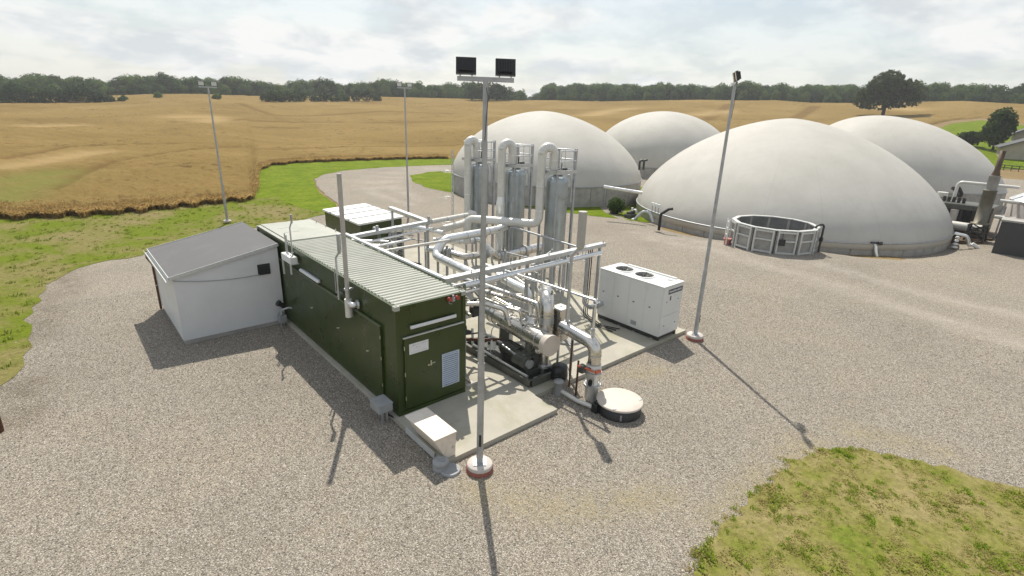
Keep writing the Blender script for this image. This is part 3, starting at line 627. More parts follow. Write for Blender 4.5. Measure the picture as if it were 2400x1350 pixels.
# ------------------------------------------------------------------ the long green container
def box_part(name, mat, parent, *b): return MB().box(*b).build(name, mat, parent)
W, L, H = 2.44, 12.64, 3.507
ct = thing('container', 'long dark green equipment container with a ribbed pale roof', 'container', (0, 0, 0))
m = MB(); m.box(.03, W - .03, .03, L - .03, .12, H - .06); m.build('wall', 'green', ct)
m = MB()
for x in (0, W - .16):
    m.box(x, x + .16, 0, L, .0, .12)
m.box(.16, W - .16, 0, .12, 0, .12); m.box(.16, W - .16, L - .12, L, 0, .12); m.build('base_frame', 'green', ct)
for x in (0, W - .12):
    for y in (0, L - .12): MB().box(x, x + .12, y, y + .12, .12, H - .12).build('corner_post', 'green', ct)
for x in (0, W - .10): MB().box(x, x + .10, .17, L - .17, H - .115, H - .005).build('top_rail', 'green', ct)
for y in (0, L - .10): MB().box(.17, W - .17, y, y + .10, H - .115, H - .005).build('top_rail', 'green', ct)
for x in (-.008, W - .162):
    for y in (-.008, L - .162):
        c = MB().bbox(x, x + .17, y, y + .17, H - .12, H + .012, .012).build('corner_casting', 'roof_cream', ct)
        sub(MB().lathe((x + .085, y + .085, H + .0125), [(.045, 0), (.040, .002), (0, .002)], 16), 'slot', 'black', c)
for x in (-.008, W - .162): MB().bbox(x, x + .17, -.008, .162, -.0, .118, .01).build('bottom_casting', 'green', ct)
def corrugated(x0, x1, y0, y1, z, pitch=.222, h=.034):
    prof = []; y = y0
    while y < y1 - 1e-3:
        for dy, dz in ((0, 0), (.34, 0), (.5, h), (.84, h)):
            if y + dy * pitch <= y1: prof.append((y + dy * pitch, z + dz))
        y += pitch
    prof.append((y1, z)); m = MB(); n = len(prof)
    vs = [(x0, a, b) for a, b in prof] + [(x1, a, b) for a, b in prof] + [(x0, a, z - .012) for a, _ in prof] + [(x1, a, z - .012) for a, _ in prof]
    fs = [(i, n + i, n + i + 1, i + 1) for i in range(n - 1)] + [(2 * n + i, i, i + 1, 2 * n + i + 1) for i in range(n - 1)] + [(n + i, 3 * n + i, 3 * n + i + 1, n + i + 1) for i in range(n - 1)]
    return m.add(vs, fs)
corrugated(.11, W - .11, .12, 8.93, H - .012).build('roof', 'roof_cream', ct)
m = MB(); m.box(.18, W - .02, 8.94, L - .05, H - .01, H + .055); m.box(.0, .15, 8.94, L - .17, H - .004, H + .03)
for q in (10.4, 11.3): m.box(.5, 1.1, q, q + .06, H + .056, H + .062)
m.build('roof_cover', 'roof_cream', ct)
for y in (9.5, 10.6, 11.7): MB().tube([(2.36, y, H + .05), (2.36, y, H + .16)], .022, 8).build('lifting_lug', 'galv', ct)
# left side: proud service panel with a drip rail and three locks
pn = MB().box(-.045, .028, .89, 12.2, .16, 2.64).build('side_panel', 'green', ct)
sub(MB().box(-.075, -.002, .87, 12.22, 2.645, 2.672), 'drip_rail', 'olive_rail', pn)
for y in (1.70, 3.94, 6.32):
    m = MB(); m.tube([(-.045, y, 1.55), (-.085, y, 1.55)], .032, 12); m.beam((-.095, y - .03, 1.555), (-.095, y + .09, 1.53), .022, .04); sub(m, 'lock', 'brass', pn)
for y in (1.02, 4.9, 8.4): MB().box(-.06, -.044, y - .02, y + .02, .5, .64).build('hinge', 'green', ct)
for z in (.7, 1.6, 2.3): MB().tube([(-.052, .885, z - .05), (-.052, .885, z + .05)], .014, 8).build('hinge', 'brass', ct)
# front: door with drip rail, louvre, sign and handle
dr = MB().box(.24, 2.30, -.03, .028, .2, 2.50).build('door', 'green', ct)
sub(MB().box(.20, 2.34, -.062, .0, 2.505, 2.535), 'drip_rail', 'trim', dr)
for z in (.55, 1.35, 2.2): sub(MB().tube([(.232, -.04, z - .06), (.232, -.04, z + .06)], .015, 8), 'hinge', 'brass', dr)
x0, x1, z0, z1 = 1.516, 2.157, .50, 1.636
m = MB(); m.box(x0, x0 + .035, -.058, -.032, z0, z1); m.box(x1 - .035, x1, -.058, -.032, z0, z1); m.box(x0 + .035, x1 - .035, -.058, -.032, z0, z0 + .035); m.box(x0 + .035, x1 - .035, -.058, -.032, z1 - .035, z1)
lv = m.build('louvre', 'vent_blue', ct); n = 15
for k in range(n):
    z = z0 + .045 + (z1 - z0 - .09) * (k + .5) / n; q = MB()
    q.hexa([(x0 + .036, -.034, z + .018), (x1 - .036, -.034, z + .018), (x1 - .036, -.034, z + .022), (x0 + .036, -.034, z + .022), (x0 + .036, -.062, z - .014), (x1 - .036, -.062, z - .014), (x1 - .036, -.062, z - .008), (x0 + .036, -.062, z - .008)])
    sub(q, 'slat', 'vent_blue', lv)
sub(MB().box(x0 + .036, x1 - .036, -.0335, -.0315, z0 + .036, z1 - .036), 'backing', 'plate_dark', lv)
sg = MB().box(.392, 1.045, -.038, -.0305, 1.952, 2.285).build('door_sign', 'sign', ct)
m = MB(); random.seed(3)
def strokes(m, xa, xb, z, h, w=.018, gap=.011):
    x = xa
    while x < xb:
        if random.random() < .84:
            m.box(x, x + w * .26, -.0400, -.0382, z, z + h)
            if random.random() < .7: m.box(x + w * .26, x + w, -.0400, -.0382, z + h * random.choice((0, .42, .84)), z + h * random.choice((0, .42, .84)) + h * .16) if False else m.box(x + w * .26, x + w, -.0400, -.0382, z + h * .4, z + h * .58)
            if random.random() < .5: m.box(x + w, x + w * 1.25, -.0400, -.0382, z, z + h * random.choice((.5, 1)))
        x += w + gap
strokes(m, .50, 1.00, 2.205, .042); strokes(m, .53, .76, 2.115, .05, .026, .013); strokes(m, .45, 1.00, 2.0, .022, .011, .008)
sub(m, 'sign_print', 'print', sg)['kind'] = 'stuff'
m = MB(); m.tube([(1.03, -.03, 1.44), (1.03, -.07, 1.44)], .028, 12); m.bbox(1.10, 1.15, -.055, -.03, 1.40, 1.56, .006); m.tube([(1.125, -.055, 1.49), (1.125, -.10, 1.49), (1.235, -.10, 1.50)], .013, 8, .02)
m.build('handle', 'brass', ct)
lm = MB().bbox(.448, 2.061, -.075, -.004, 2.765, 2.865, .03).build('strip_lamp', 'lamp_cover', ct)
sub(MB().box(.47, 2.04, -.0035, .0285, 2.775, 2.84), 'mount', 'grey_plastic', lm)
lm = MB().bbox(-.115, -.0, 5.41, 7.25, 2.775, 2.865, .03).build('strip_lamp', 'lamp_cover', ct)
sub(MB().box(.001, .0285, 5.5, 7.15, 2.79, 2.85), 'mount', 'grey_plastic', lm)
for x, k in ((1.79, 0), (2.07, 1)):
    m = MB(); m.tube([(x, -.012, 3.40), (x, -.075, 3.40)], .062, 16); m.tube([(x, -.075, 3.40), (x, -.125, 3.40)], .045, 16, r2=.066); m.build('siren', 'red', ct)
m = MB(); m.bbox(1.885, 1.985, -.10, -.004, 3.31, 3.43, .01); m.tube([(1.935, -.05, 3.43), (1.935, -.05, 3.50)], .035, 12); m.tube([(1.79, -.04, 3.33), (1.79, -.04, 3.25), (1.90, -.04, 3.22)], .012, 6, .04); m.build('alarm_box', 'grey_plastic', ct)
# white trunking along the far roof edge
m = MB()
for a, b in ((1.45, 3.3), (3.31, 5.2), (5.21, 7.1), (7.11, 8.9)): m.box(W + .012, W + .15, a, b, H + .02, H + .09)
m.build('cable_trunking', 'white_paint', ct)

# vent stacks, junction boxes on the container
t = thing('vent_stack', 'tall pale grey vent stack fixed to the side of the green container', 'vent pipe', (-.2, 2.667, 2.1))
zt = 6.913
m = MB(); m.tube([(-.2, 2.667, 2.85), (-.2, 2.667, zt)], .07, 18); m.build('pipe', 'vent_grey', t)
m = MB(); m.tube([(-.2, 2.667, 2.42), (-.2, 2.667, 3.02)], .115, 18); m.build('collar', 'alu_pale', t)
m = MB(); m.tube([(-.2, 2.667, 2.9), (-.2, 2.35, 2.9), (-.02, 2.35, 2.9)], .09, 14, .12); m.ring((-.035, 2.35, 2.9), (1, 0, 0), .15, .03); m.build('elbow', 'alu', t)
m = MB(); m.ring((-.2, 2.667, 3.35), (0, 0, 1), .097, .05); m.beam((-.11, 2.667, 3.35), (-.002, 2.667, 3.35), .03, .05); m.build('clamp', 'galv', t)
def kinked_vent(x, y, z0, z1, kdir, z2, rad, R2, label, side=True):
    t = thing('silencer_vent', label, 'vent pipe', (x, y, z0)); k = Vector(kdir)
    a = Vector((x, y, z0)); b = Vector((x, y, z1)); c = b + k + Vector((0, 0, .24)); d = c + Vector((0, 0, z2 - z1 - .24))
    m = MB(); m.tube([a, b, c, c + Vector((0, 0, .1))], rad, 12, .08); m.build('pipe', 'galv', t)
    m = MB(); m.tube([c + Vector((0, 0, -.08)), c + Vector((0, 0, .03))], rad * 1.05, 18, r2=R2); m.tube([c + Vector((0, 0, .03)), d], R2, 18); m.build('silencer', 'vent_grey' if R2 > .08 else 'galv_dull', t)
    MB().ring(a + Vector((0, 0, .12)), (0, 0, 1), rad * 1.7, .035).build('flange', 'galv', t); MB().ring(b - Vector((0, 0, .25)), (0, 0, 1), rad * 1.4, .03).build('clamp', 'galv', t); return t
t = kinked_vent(-.13, 3.55, 2.72, 4.15, (0, -.33, .05), 4.95, .035, .065, 'thin kinked vent pipe beside the tall grey stack on the green container')
MB().tube([(-.13, 3.75, 2.9), (-.13, 3.75, 3.760)], .018, 8).build('side_pipe', 'galv_dull', t)
MB().box(-.12, -.002, 3.5, 3.8, 2.9, 2.94).build('bracket', 'galv', t)
t = kinked_vent(-.12, 7.75, 3.25, 4.35, (0, -.28, .05), 4.85, .028, .04, 'thin kinked vent pipe above the white box on the container wall')
t = thing('wall_box', 'white metal box on brackets at the container wall beside the shed', 'control box', (-.2, 7.95, 2.8))
bxp = MB().bbox(-.33, -.05, 7.45, 8.45, 3.0, 3.26, .012).build('box', 'white_paint', t)
MB().box(-.33, -.29, 7.46, 7.56, 2.6, 2.999).box(-.29, -.001, 7.48, 7.54, 2.96, 2.998).build('bracket', 'trim', t); MB().box(-.33, -.29, 8.32, 8.42, 2.4, 2.999).box(-.29, -.001, 8.34, 8.40, 2.96, 2.998).build('bracket', 'trim', t)
for y, z in ((8.2, 3.85), (8.05, 3.8)): MB().tube([(-.2, y, 3.26), (-.2, y, z)], .02, 8).tube([(-.2, y, z), (-.2, y, z + .22)], .028, 8).build('vent_rod', 'galv', t)
for k in range(4): MB().tube([(-.19, 7.6 + .2 * k, 3.26), (-.19, 7.6 + .2 * k, 3.29)], .02, 8).build('gland', 'black', t)
t = thing('junction_box', 'grey junction box on two posts at the near container corner', 'junction box', (-.4, .3, -.15))
m = MB(); m.bbox(-.62, -.17, .05, .62, .28, .52, .015); m.build('box', 'grey_plastic', t); MB().bbox(-.635, -.155, .035, .635, .522, .545, .008).build('lid', 'grey_plastic', t)
for x, y in ((-.45, .2), (-.3, .2)): MB().box(x - .025, x + .025, y - .02, y + .02, -.2, .279).build('post', 'galv', t)
MB().tube([(-.25, .35, .28), (-.22, .3, .02), (-.1, .1, -.05)], .03, 8, .1).tube([(-.25, .5, .28), (-.2, .5, .0), (-.05, .7, -.0)], .03, 8, .1).build('cable', 'black_rubber', t)

# ------------------------------------------------------------------ white shed
X0, X1, Y0, Y1 = -3.9, -.12, 9.58, 14.35
t = thing('shed', 'white windowless shed with a sloping grey felt roof', 'shed', (-2, 12, -.15))
ZL, ZR = 2.53, 3.26
m = MB(); m.hexa([(X0, Y0, .02), (X1, Y0, .02), (X1, Y1, .02), (X0, Y1, .02), (X0, Y0, ZL), (X1, Y0, ZR), (X1, Y1, ZR), (X0, Y1, ZL)]); m.build('wall', 'shed_white', t)
MB().box(X0 + .03, X1 - .03, Y0 + .03, Y1 - .03, -.3, .018).build('plinth', 'concrete_dark', t)
sl = (ZR - ZL) / (X1 - X0); xa, xb = X0 - .12, X1 + .03; za, zb = ZL - .12 * sl + .005, ZR + .03 * sl + .005
def slope(x): return ZL + (x - X0) * sl + .005
m = MB(); m.hexa([(xa, Y0 - .07, za), (xb, Y0 - .07, zb), (xb, Y1 + .12, zb), (xa, Y1 + .12, za), (xa, Y0 - .07, za + .09), (xb, Y0 - .07, zb + .09), (xb, Y1 + .12, zb + .09), (xa, Y1 + .12, za + .09)]); rf = m.build('roof', 'felt', t)
m = MB(); m.beam((xa, Y0 - .085, za + .05), (xb, Y0 - .085, zb + .05), .024, .13); m.beam((xa, Y1 + .135, za + .05), (xb, Y1 + .135, zb + .05), .024, .13); m.beam((xa - .015, Y0 - .095, za + .05), (xa - .015, Y1 + .145, za + .05), .024, .12); sub(m, 'trim', 'trim', rf)
g = MB().channel((xa - .09, Y0 - .08, za - .01), (xa - .09, Y1 + .15, za - .01), .12, .10, .012, True).build('gutter', 'trim', t)
m = MB(); m.tube([(xa - .09, Y1 - .02, za - .05), (xa - .09, Y1 - .02, za - .25), (X0 - .06, Y1 - .05, za - .55), (X0 - .06, Y1 - .05, -.12)], .048, 12, .08); dp = m.build('downpipe', 'brown', t)
for zz in (1.0, 1.9): sub(MB().ring((X0 - .06, Y1 - .05, zz), (0, 0, 1), .06, .04), 'clamp', 'galv', dp)
m = MB(); vx, vz = -.727, 2.36
m.box(vx - .24, vx + .24, Y0 - .03, Y0 - .002, vz - .22, vz + .22); v_ = m.build('wall_vent', 'black', t)
for k in range(6): sub(MB().hexa([(vx - .21, Y0 - .033, vz - .19 + .068 * k), (vx + .21, Y0 - .033, vz - .19 + .068 * k), (vx + .21, Y0 - .033, vz - .18 + .068 * k), (vx - .21, Y0 - .033, vz - .18 + .068 * k), (vx - .21, Y0 - .06, vz - .215 + .068 * k), (vx + .21, Y0 - .06, vz - .215 + .068 * k), (vx + .21, Y0 - .06, vz - .205 + .068 * k), (vx - .21, Y0 - .06, vz - .205 + .068 * k)]), 'vent_slat', 'black', v_)
m = MB(); pts = []
for k in range(15): q = k / 14; pts.append((X0 + .02 + (vx - .2 - X0) * q, Y0 - .03, 2.44 + (2.17 - 2.44) * q - .42 * q * (1 - q) ))
m.tube(pts, .014, 6); m.build('cable', 'grey_plastic', t)
t = thing('pump_unit', 'small black pump with a bent pipe between shed and container', 'pump', (-.25, 9.2, -.15))
m = MB(); m.tube([(-.42, 9.22, .92), (-.2, 9.22, .72)], .1, 14); m.tube([(-.46, 9.22, .95), (-.40, 9.22, .9)], .13, 14); m.build('motor', 'black', t)
m = MB(); m.tube([(-.36, 9.18, .25), (-.36, 9.18, .62), (-.1, 9.0, .72), (.02, 8.7, .75)], .042, 10, .1); m.ring((-.36, 9.18, .45), (0, 0, 1), .1, .06); m.build('pipe', 'galv', t)
m = MB(); m.bbox(-.5, -.2, 9.05, 9.35, .1, .4, .02); m.box(-.45, -.41, 9.1, 9.14, -.2, .1); m.box(-.29, -.25, 9.26, 9.3, -.2, .1); m.build('body', 'grey_plastic', t)

# ------------------------------------------------------------------ cream cabinet, drain caps, manhole on the gravel
t = thing('cabinet', 'cream metal cabinet with a sloped side at the slab corner by the pole', 'cabinet', (.1, -1.8, 0))
m = MB(); m.hexa([(-.02, -2.53, .012), (.275, -2.53, .012), (.275, -1.12, .012), (-.02, -1.12, .012), (-.385, -2.55, .715), (.285, -2.55, .715), (.285, -1.10, .715), (-.385, -1.10, .715)]); m.build('body', 'cabinet_cream', t)
MB().bbox(-.405, .305, -2.575, -1.075, .717, .75, .008).build('lid', 'cabinet_cream', t)
m = MB(); m.box(.287, .297, -2.5, -1.85, .08, .66); m.box(.2875, .2975, -1.82, -1.15, .08, .66); m.build('door', 'cabinet_cream', t); MB().tube([(.20, -2.52, .3), (.20, -2.56, .3)], .03, 10).build('bolt', 'galv', t)
MB().beam((-.17, -.7, -.02), (-.17, -2.2, -.02), .05, .16).build('edge_board', 'trim', t)
t = thing('capped_drain', 'round grey capped drain standing in front of the cream cabinet', 'drain cap', (-.24, -2.62, -.15))
MB().lathe((-.24, -2.6, -.2), [(.20, 0), (.215, .06), (.215, .15), (.19, .19), (.215, .21), (.21, .30), (.16, .345), (0, .35)], 28).build('body', 'grey_plastic', t)
MB().box(-.30, -.18, -2.72, -2.48, .151, .165).build('grip', 'grey_plastic', t)
t = thing('round_drain', 'flat grey round lid on the gravel beside the capped drain', 'drain lid', (-.12, -2.86, -.15))
MB().lathe((-.10, -2.84, -.2), [(.26, 0), (.27, .02), (.27, .10), (.24, .13), (.23, .12), (0, .125)], 28).build('lid', 'grey_plastic', t)
c = (5.78, -3.72)
t = thing('manhole', 'round black shaft with a large pale pinkish lid on the gravel', 'manhole', (*c, -.15))
MB().lathe((*c, -.25), [(.70, 0), (.70, .44), (.68, .45)], 40, True, False).build('shaft', 'black', t)
m = MB(); m.lathe((*c, .20), [(.735, 0), (.735, .045), (.715, .06), (.40, .075), (0, .085)], 48); ld = m.build('lid', 'fibre_lid', t)
for a in (205, 320): q = Vector((c[0] + .66 * math.cos(R(a)), c[1] + .66 * math.sin(R(a)), .262)); sub(MB().box(q.x - .06, q.x + .06, q.y - .03, q.y + .03, q.z, q.z + .02).tube([q + Vector((0, 0, .02)), q + Vector((0, 0, .045))], .012, 6), 'latch', 'galv', ld)
MB().box(c[0] - .53, c[0] - .49, c[1] - .50, c[1] - .46, -.1, .1).build('cleat', 'galv', t)

# ------------------------------------------------------------------ white cooling unit with two roof fans
X0, X1, Y0, Y1, Z0, Z1 = 11.05, 12.46, -1.53, 1.74, .20, 2.36
t = thing('cooling_unit', 'large white cooling unit with two fans in its roof', 'cooling unit', (11.7, .1, 0))
m = MB(); m.box(X0, X1, Y0, Y1, Z0, Z1 - .03); m.build('body', 'chiller_white', t)
m = MB(); m.box(X0 + .06, X0 + .14, Y0 + .02, Y1 - .02, .003, .198); m.box(X1 - .14, X1 - .06, Y0 + .02, Y1 - .02, .003, .198); m.box(X0 + .14, X1 - .14, Y0 + .05, Y0 + .12, .06, .197); m.build('base_rail', 'dark_steel', t)
for y in (-1.2, -.3, .5, 1.4): MB().box(X0 + .02, X0 + .18, y - .06, y + .06, .002, .03).build('foot', 'galv', t)
# side panels, slightly proud, with latches
ys = [Y0 + .02, -.72, .1, .92, Y1 - .02]
for k in range(4):
    p = MB().box(X0 - .012, X0 - .001, ys[k] + .004, ys[k + 1] - .004, Z0 + .03, Z1 - .06).build('side_panel', 'chiller_white', t)
    sub(MB().box(X0 - .026, X0 - .013, (ys[k] + ys[k + 1]) / 2 + .1, (ys[k] + ys[k + 1]) / 2 + .18, 1.33, 1.37), 'latch', 'black', p)
for a, b in ((Z0 + .03, 1.05), (1.06, Z1 - .06)):
    p = MB().box(X0 + .02, X1 - .02, Y0 - .012, Y0 - .001, a + .004, b - .004).build('end_panel', 'chiller_white', t)
    for x in (X0 + .3, X1 - .3): sub(MB().box(x - .03, x + .03, Y0 - .024, Y0 - .013, (a + b) / 2 - .03, (a + b) / 2), 'latch', 'black', p)
sg = MB().box(X0 + .34, X1 - .06, Y0 - .018, Y0 - .0125, 1.98, 2.18).build('name_plate', 'plate_dark', t)
m = MB(); random.seed(5); x = X0 + .40
while x < X1 - .14: w_ = random.uniform(.03, .06); m.box(x, x + w_, Y0 - .0195, Y0 - .0182, 2.04, 2.04 + random.choice((.07, .09))); x += w_ + .025
sub(m, 'plate_print', 'sign', sg)['kind'] = 'stuff'
MB().box(X0 + .50, X0 + .58, Y0 - .018, Y0 - .0125, 1.70, 1.88).build('sticker', 'plate_dark', t)
MB().box(X0 - .02, X0 - .0125, -.42, -.14, .34, .52).build('grille', 'grey_plastic', t)
zt = Z1
m = MB(); m.box(X0 - .02, X1 + .02, Y0 - .02, Y1 + .02, zt - .029, zt); rf = m.build('roof', 'white_paint', t)
sub(MB().box(X1 - .10, X1 + .0, -1.2, 1.3, zt + .001, zt + .06), 'edge_strip', 'white_paint', rf)
for fy in (.95, -.10):
    c = (X0 + .66, fy)
    m = MB(); m.lathe((*c, zt + .001), [(.47, 0), (.45, .045), (.40, .05), (.385, .012)], 36, True, False); fn = m.build('fan', 'white_paint', t)
    sub(MB().lathe((*c, zt + .002), [(.386, 0), (0, .001)], 36, False), 'opening', 'black', fn)
    for k in range(6):
        a = k * math.pi / 3 + fy; q = []
        for rr, dz, da in ((.09, .012, -.28), (.36, .010, -.20), (.36, .030, .26), (.09, .034, .3)): q.append((c[0] + rr * math.cos(a + da), c[1] + rr * math.sin(a + da), zt + dz))
        sub(MB().add(q + [(x, y, z - .004) for x, y, z in q], [(0, 1, 2, 3), (7, 6, 5, 4), (0, 4, 5, 1), (1, 5, 6, 2), (2, 6, 7, 3), (3, 7, 4, 0)]), 'blade', 'dark_steel', fn)
    sub(MB().lathe((*c, zt + .01), [(.09, 0), (.085, .035), (0, .04)], 20), 'hub', 'black', fn)
    m = MB()
    for k in range(4): a = k * math.pi / 2 + .4; m.tube([(c[0], c[1], zt + .055), (c[0] + .43 * math.cos(a), c[1] + .43 * math.sin(a), zt + .055)], .009, 6)
    for rr in (.16, .27, .37): m.tube([(c[0] + rr * math.cos(2 * math.pi * k / 28), c[1] + rr * math.sin(2 * math.pi * k / 28), zt + .056) for k in range(29)], .005, 5, cap=False)
    sub(m, 'guard', 'dark_steel', fn)
MB().box(X0 + .9, X0 + 1.1, -1.25, -1.0, zt + .001, zt + .004).build('roof_label', 'grey_plastic', t)
m = MB(); m.tube([(10.25, 1.5, .75), (X0 - .002, 1.5, .75)], .11, 14); m.ring((10.7, 1.5, .75), (1, 0, 0), .16, .06); m.tube([(10.7, 1.5, .86), (10.7, 1.5, 1.02)], .03, 8); m.build('inlet_pipe', 'galv', t)

# ------------------------------------------------------------------ second green container with a white roof
t = thing('small_container', 'short dark green container with a seamed white roof behind the long one', 'container', (7.3, 17.2, 0))
a = Vector((5.8, 14.5)); ex = Vector((3.03, .62)); ey = Vector((.02, 5.2))
def qp(u, v, z): p = a + ex * u + ey * v; return (p.x, p.y, z)
m = MB(); m.hexa([qp(.02, .02, .1), qp(.98, .02, .1), qp(.98, .98, .1), qp(.02, .98, .1), qp(.02, .02, 2.5), qp(.98, .02, 2.5), qp(.98, .98, 2.5), qp(.02, .98, 2.5)]); m.build('wall', 'green', t)
m = MB(); m.hexa([qp(.03, .03, 0), qp(.97, .03, 0), qp(.97, .97, 0), qp(.03, .97, 0), qp(.03, .03, .099), qp(.97, .03, .099), qp(.97, .97, .099), qp(.03, .97, .099)]); m.build('base_frame', 'dark_steel', t)
cuts = [0, .27, .53, .76, 1]
for k in range(4):
    v0, v1 = cuts[k] + .006, cuts[k + 1] - .006
    MB().hexa([qp(-.02, v0, 2.502), qp(1.02, v0, 2.502), qp(1.02, v1, 2.502), qp(-.02, v1, 2.502), qp(-.02, v0, 2.60), qp(1.02, v0, 2.60), qp(1.02, v1, 2.60), qp(-.02, v1, 2.60)]).build('roof_panel', 'white_roof', t)
for k in (1, 2, 3): v = cuts[k]; MB().beam(qp(-.03, v, 2.57), qp(1.03, v, 2.57), .045, .14).build('roof_seam', 'galv_dull', t)
m = MB(); fr = Vector(qp(.70, 0, 0)) - Vector(qp(.70, .02, 0))
for k in range(16):
    z = .35 + k * .10; p, q = Vector(qp(.62, -.004, z)), Vector(qp(.99, -.004, z)); m.beam(p, q, .05, .022)
m.build('louvre', 'galv_dull', t); MB().hexa([qp(.62, .004, .3), qp(.99, .004, .3), qp(.99, .018, .3), qp(.62, .018, .3), qp(.62, .004, 1.95), qp(.99, .004, 1.95), qp(.99, .018, 1.95), qp(.62, .018, 1.95)]).build('louvre_backing', 'black', t)

# ------------------------------------------------------------------ pipework helpers
def flange(m, c, axis, r, t=.035):
    c = Vector(c); a = Vector(axis).normalized(); revolve(m, c, a, [(r * .6, -1.1 * t), (r, -1.1 * t), (r, -.12 * t), (r * .85, -.12 * t), (r * .85, .12 * t), (r, .12 * t), (r, 1.1 * t), (r * .6, 1.1 * t)])
    o = a.orthogonal().normalized(); b = a.cross(o)
    for k in range(8): q = c + (o * math.cos(k * .785) + b * math.sin(k * .785)) * r * .86; m.tube([q - a * t * 1.5, q + a * t * 1.5], .012, 5)
def pipe_thing(name, label, cat, runs, mat, bands=(), flanges=(), extra=None, group=None):
    """runs: [(points, radius, bend)], bands: [(centre, axis, radius)]"""
    p0 = runs[0][0][0]; t = thing(name, label, cat, p0, group)
    for pts, r, b in runs: MB().tube(pts, r, 18, b, 8).build('pipe', mat, t)
    if bands:
        m = MB()
        for c, a, r in bands: m.ring(c, a, r, .028, 20)
        m.build('seam_band', 'galv_dull', t)
    for c, a, r in flanges:
        m = MB(); flange(m, c, a, r); m.build('flange', 'galv', t)
    return t
def post(m, x, y, z1, z0=0, w=.10):
    m.box(x - w / 2, x + w / 2, y - w / 2, y + w / 2, z0 + .012, z1); m.box(x - w, x + w, y - w, y + w, z0, z0 + .012)
    for a in (-1, 1): m.tube([(x + a * w * .75, y + a * w * .75, z0 + .012), (x + a * w * .75, y + a * w * .75, z0 + .05)], .012, 6)

# ------------------------------------------------------------------ cable racks
def rack(name, label, a, b, posts, pipes=(), w=.26, h=.15, hang=()):
    t = thing(name, label, 'cable rack', (a[0], a[1], 0)); a = Vector(a); b = Vector(b)
    MB().channel(a, b, w, h, .012).build('channel', 'galv', t)
    for (x, y, z) in posts: m = MB(); post(m, x, y, z); m.build('post', 'galv_dull', t)
    for p, q, r in pipes: MB().tube([p, q], r, 14).build('pipe', 'alu', t)
    for c in hang:
        m = MB(); m.beam((c[0], c[1] - .09, c[2]), (c[0], c[1] - .09, a.z - .065), .03, .012); m.beam((c[0], c[1] + .09, c[2]), (c[0], c[1] + .09, a.z - .065), .03, .012); m.beam((c[0], c[1] - .12, c[2]), (c[0], c[1] + .12, c[2]), .04, .03); m.build('hanger', 'galv', t)
    return t
A0, A1 = (2.47, 1.30, 3.50), (10.87, 1.56, 3.50)
def ay(x): return 1.30 + (x - 2.47) * .031
t = rack('cable_rack', 'long galvanised rack running from the green container roof towards the cooling unit', A0, A1, [(10.62, ay(10.62), 3.434), (8.45, ay(8.45) + .05, 3.434), (6.3, ay(6.3), 3.434), (4.05, ay(4.05), 3.434)],
         [((3.2, 1.12, 3.22), (10.5, 1.36, 3.22), .095), ((3.0, 1.54, 3.12), (10.2, 1.74, 3.12), .05)], hang=[(x, ay(x), 2.97) for x in (3.8, 5.2, 6.8, 8.0, 9.6)])
for x in (3.6, 5.4, 7.4, 9.6, 10.75): MB().tube([(x, ay(x) - .06, 3.565), (x, ay(x) - .06, 3.67)], .012, 6).box(x - .03, x + .03, ay(x) - .09, ay(x) - .03, 3.56, 3.58).build('stud', 'black', t)
m = MB()
for k, dx in enumerate((-.12, 0, .12)): m.tube([(10.15 + dx, ay(10) + .12, 3.35), (10.15 + dx, ay(10) + .12, .35), (10.3 + dx, .9, .05), (10.55 + dx * 2, .2, .03)], .022, 8, .2)
m.build('cable', 'black_rubber', t)
m = MB(); m.tube([(9.9, ay(10) + .05, 3.05), (9.9, ay(10) + .05, 1.0), (10.2, 1.5, .75)], .075, 14, .2); m.build('down_pipe', 'galv_dull', t)
t = rack('cable_rack', 'shorter galvanised rack crossing behind the container beside the white roof', (2.62, 8.46, 3.5), (7.0, 9.36, 3.5), [(4.6, 8.86, 3.434), (6.9, 9.33, 3.434)],
         [((3.2, 8.35, 3.2), (7.2, 9.2, 3.2), .05), ((3.4, 8.1, 3.0), (5.4, 8.5, 3.0), .06)], hang=[(4.0, 8.72, 2.95), (5.8, 9.05, 2.95)])
for x, y in ((3.9, 8.66), (6.95, 9.28)): MB().box(x - .05, x + .05, y - .05, y + .05, 3.57, 3.80).build('stub', 'galv_dull', t)
rack('cable_rack', 'galvanised rack leading from the other racks back past the small container', (6.95, 9.50, 3.5), (7.2, 13.6, 3.5), [(7.2, 13.4, 3.434)], [((7.25, 9.6, 3.3), (7.5, 13.6, 3.3), .05)])
t = rack('cable_rack', 'low galvanised rail along the far side of the container roof', (2.9, 8.3, 3.33), (2.85, 1.5, 3.33), [(2.9, 7.6, 3.27), (2.9, 4.3, 3.27)], w=.12, h=.1)
pipe_thing('pipe_run', 'fat pale pipe continuing from the rack behind the floodlight pole to the first tall filter', 'pipe', [([(7.2, 9.42, 3.48), (10.3, 10.0, 3.48), (10.9, 11.3, 3.3)], .12, .3), ([(7.2, 9.3, 3.1), (10.4, 9.9, 3.1)], .05, 0)], 'alu_pale', [((8.2, 9.6, 3.48), (1, .18, 0), .128), ((9.4, 9.83, 3.48), (1, .18, 0), .128)])
pipe_thing('pipe_run', 'white bent pipe leaving the dark end of the small container', 'pipe', [([(6.6, 14.45, 2.25), (6.6, 13.6, 2.25), (8.0, 12.0, 2.6), (8.4, 10.2, 2.6)], .13, .6)], 'alu', [((6.6, 14.2, 2.25), (0, 1, 0), .15)])
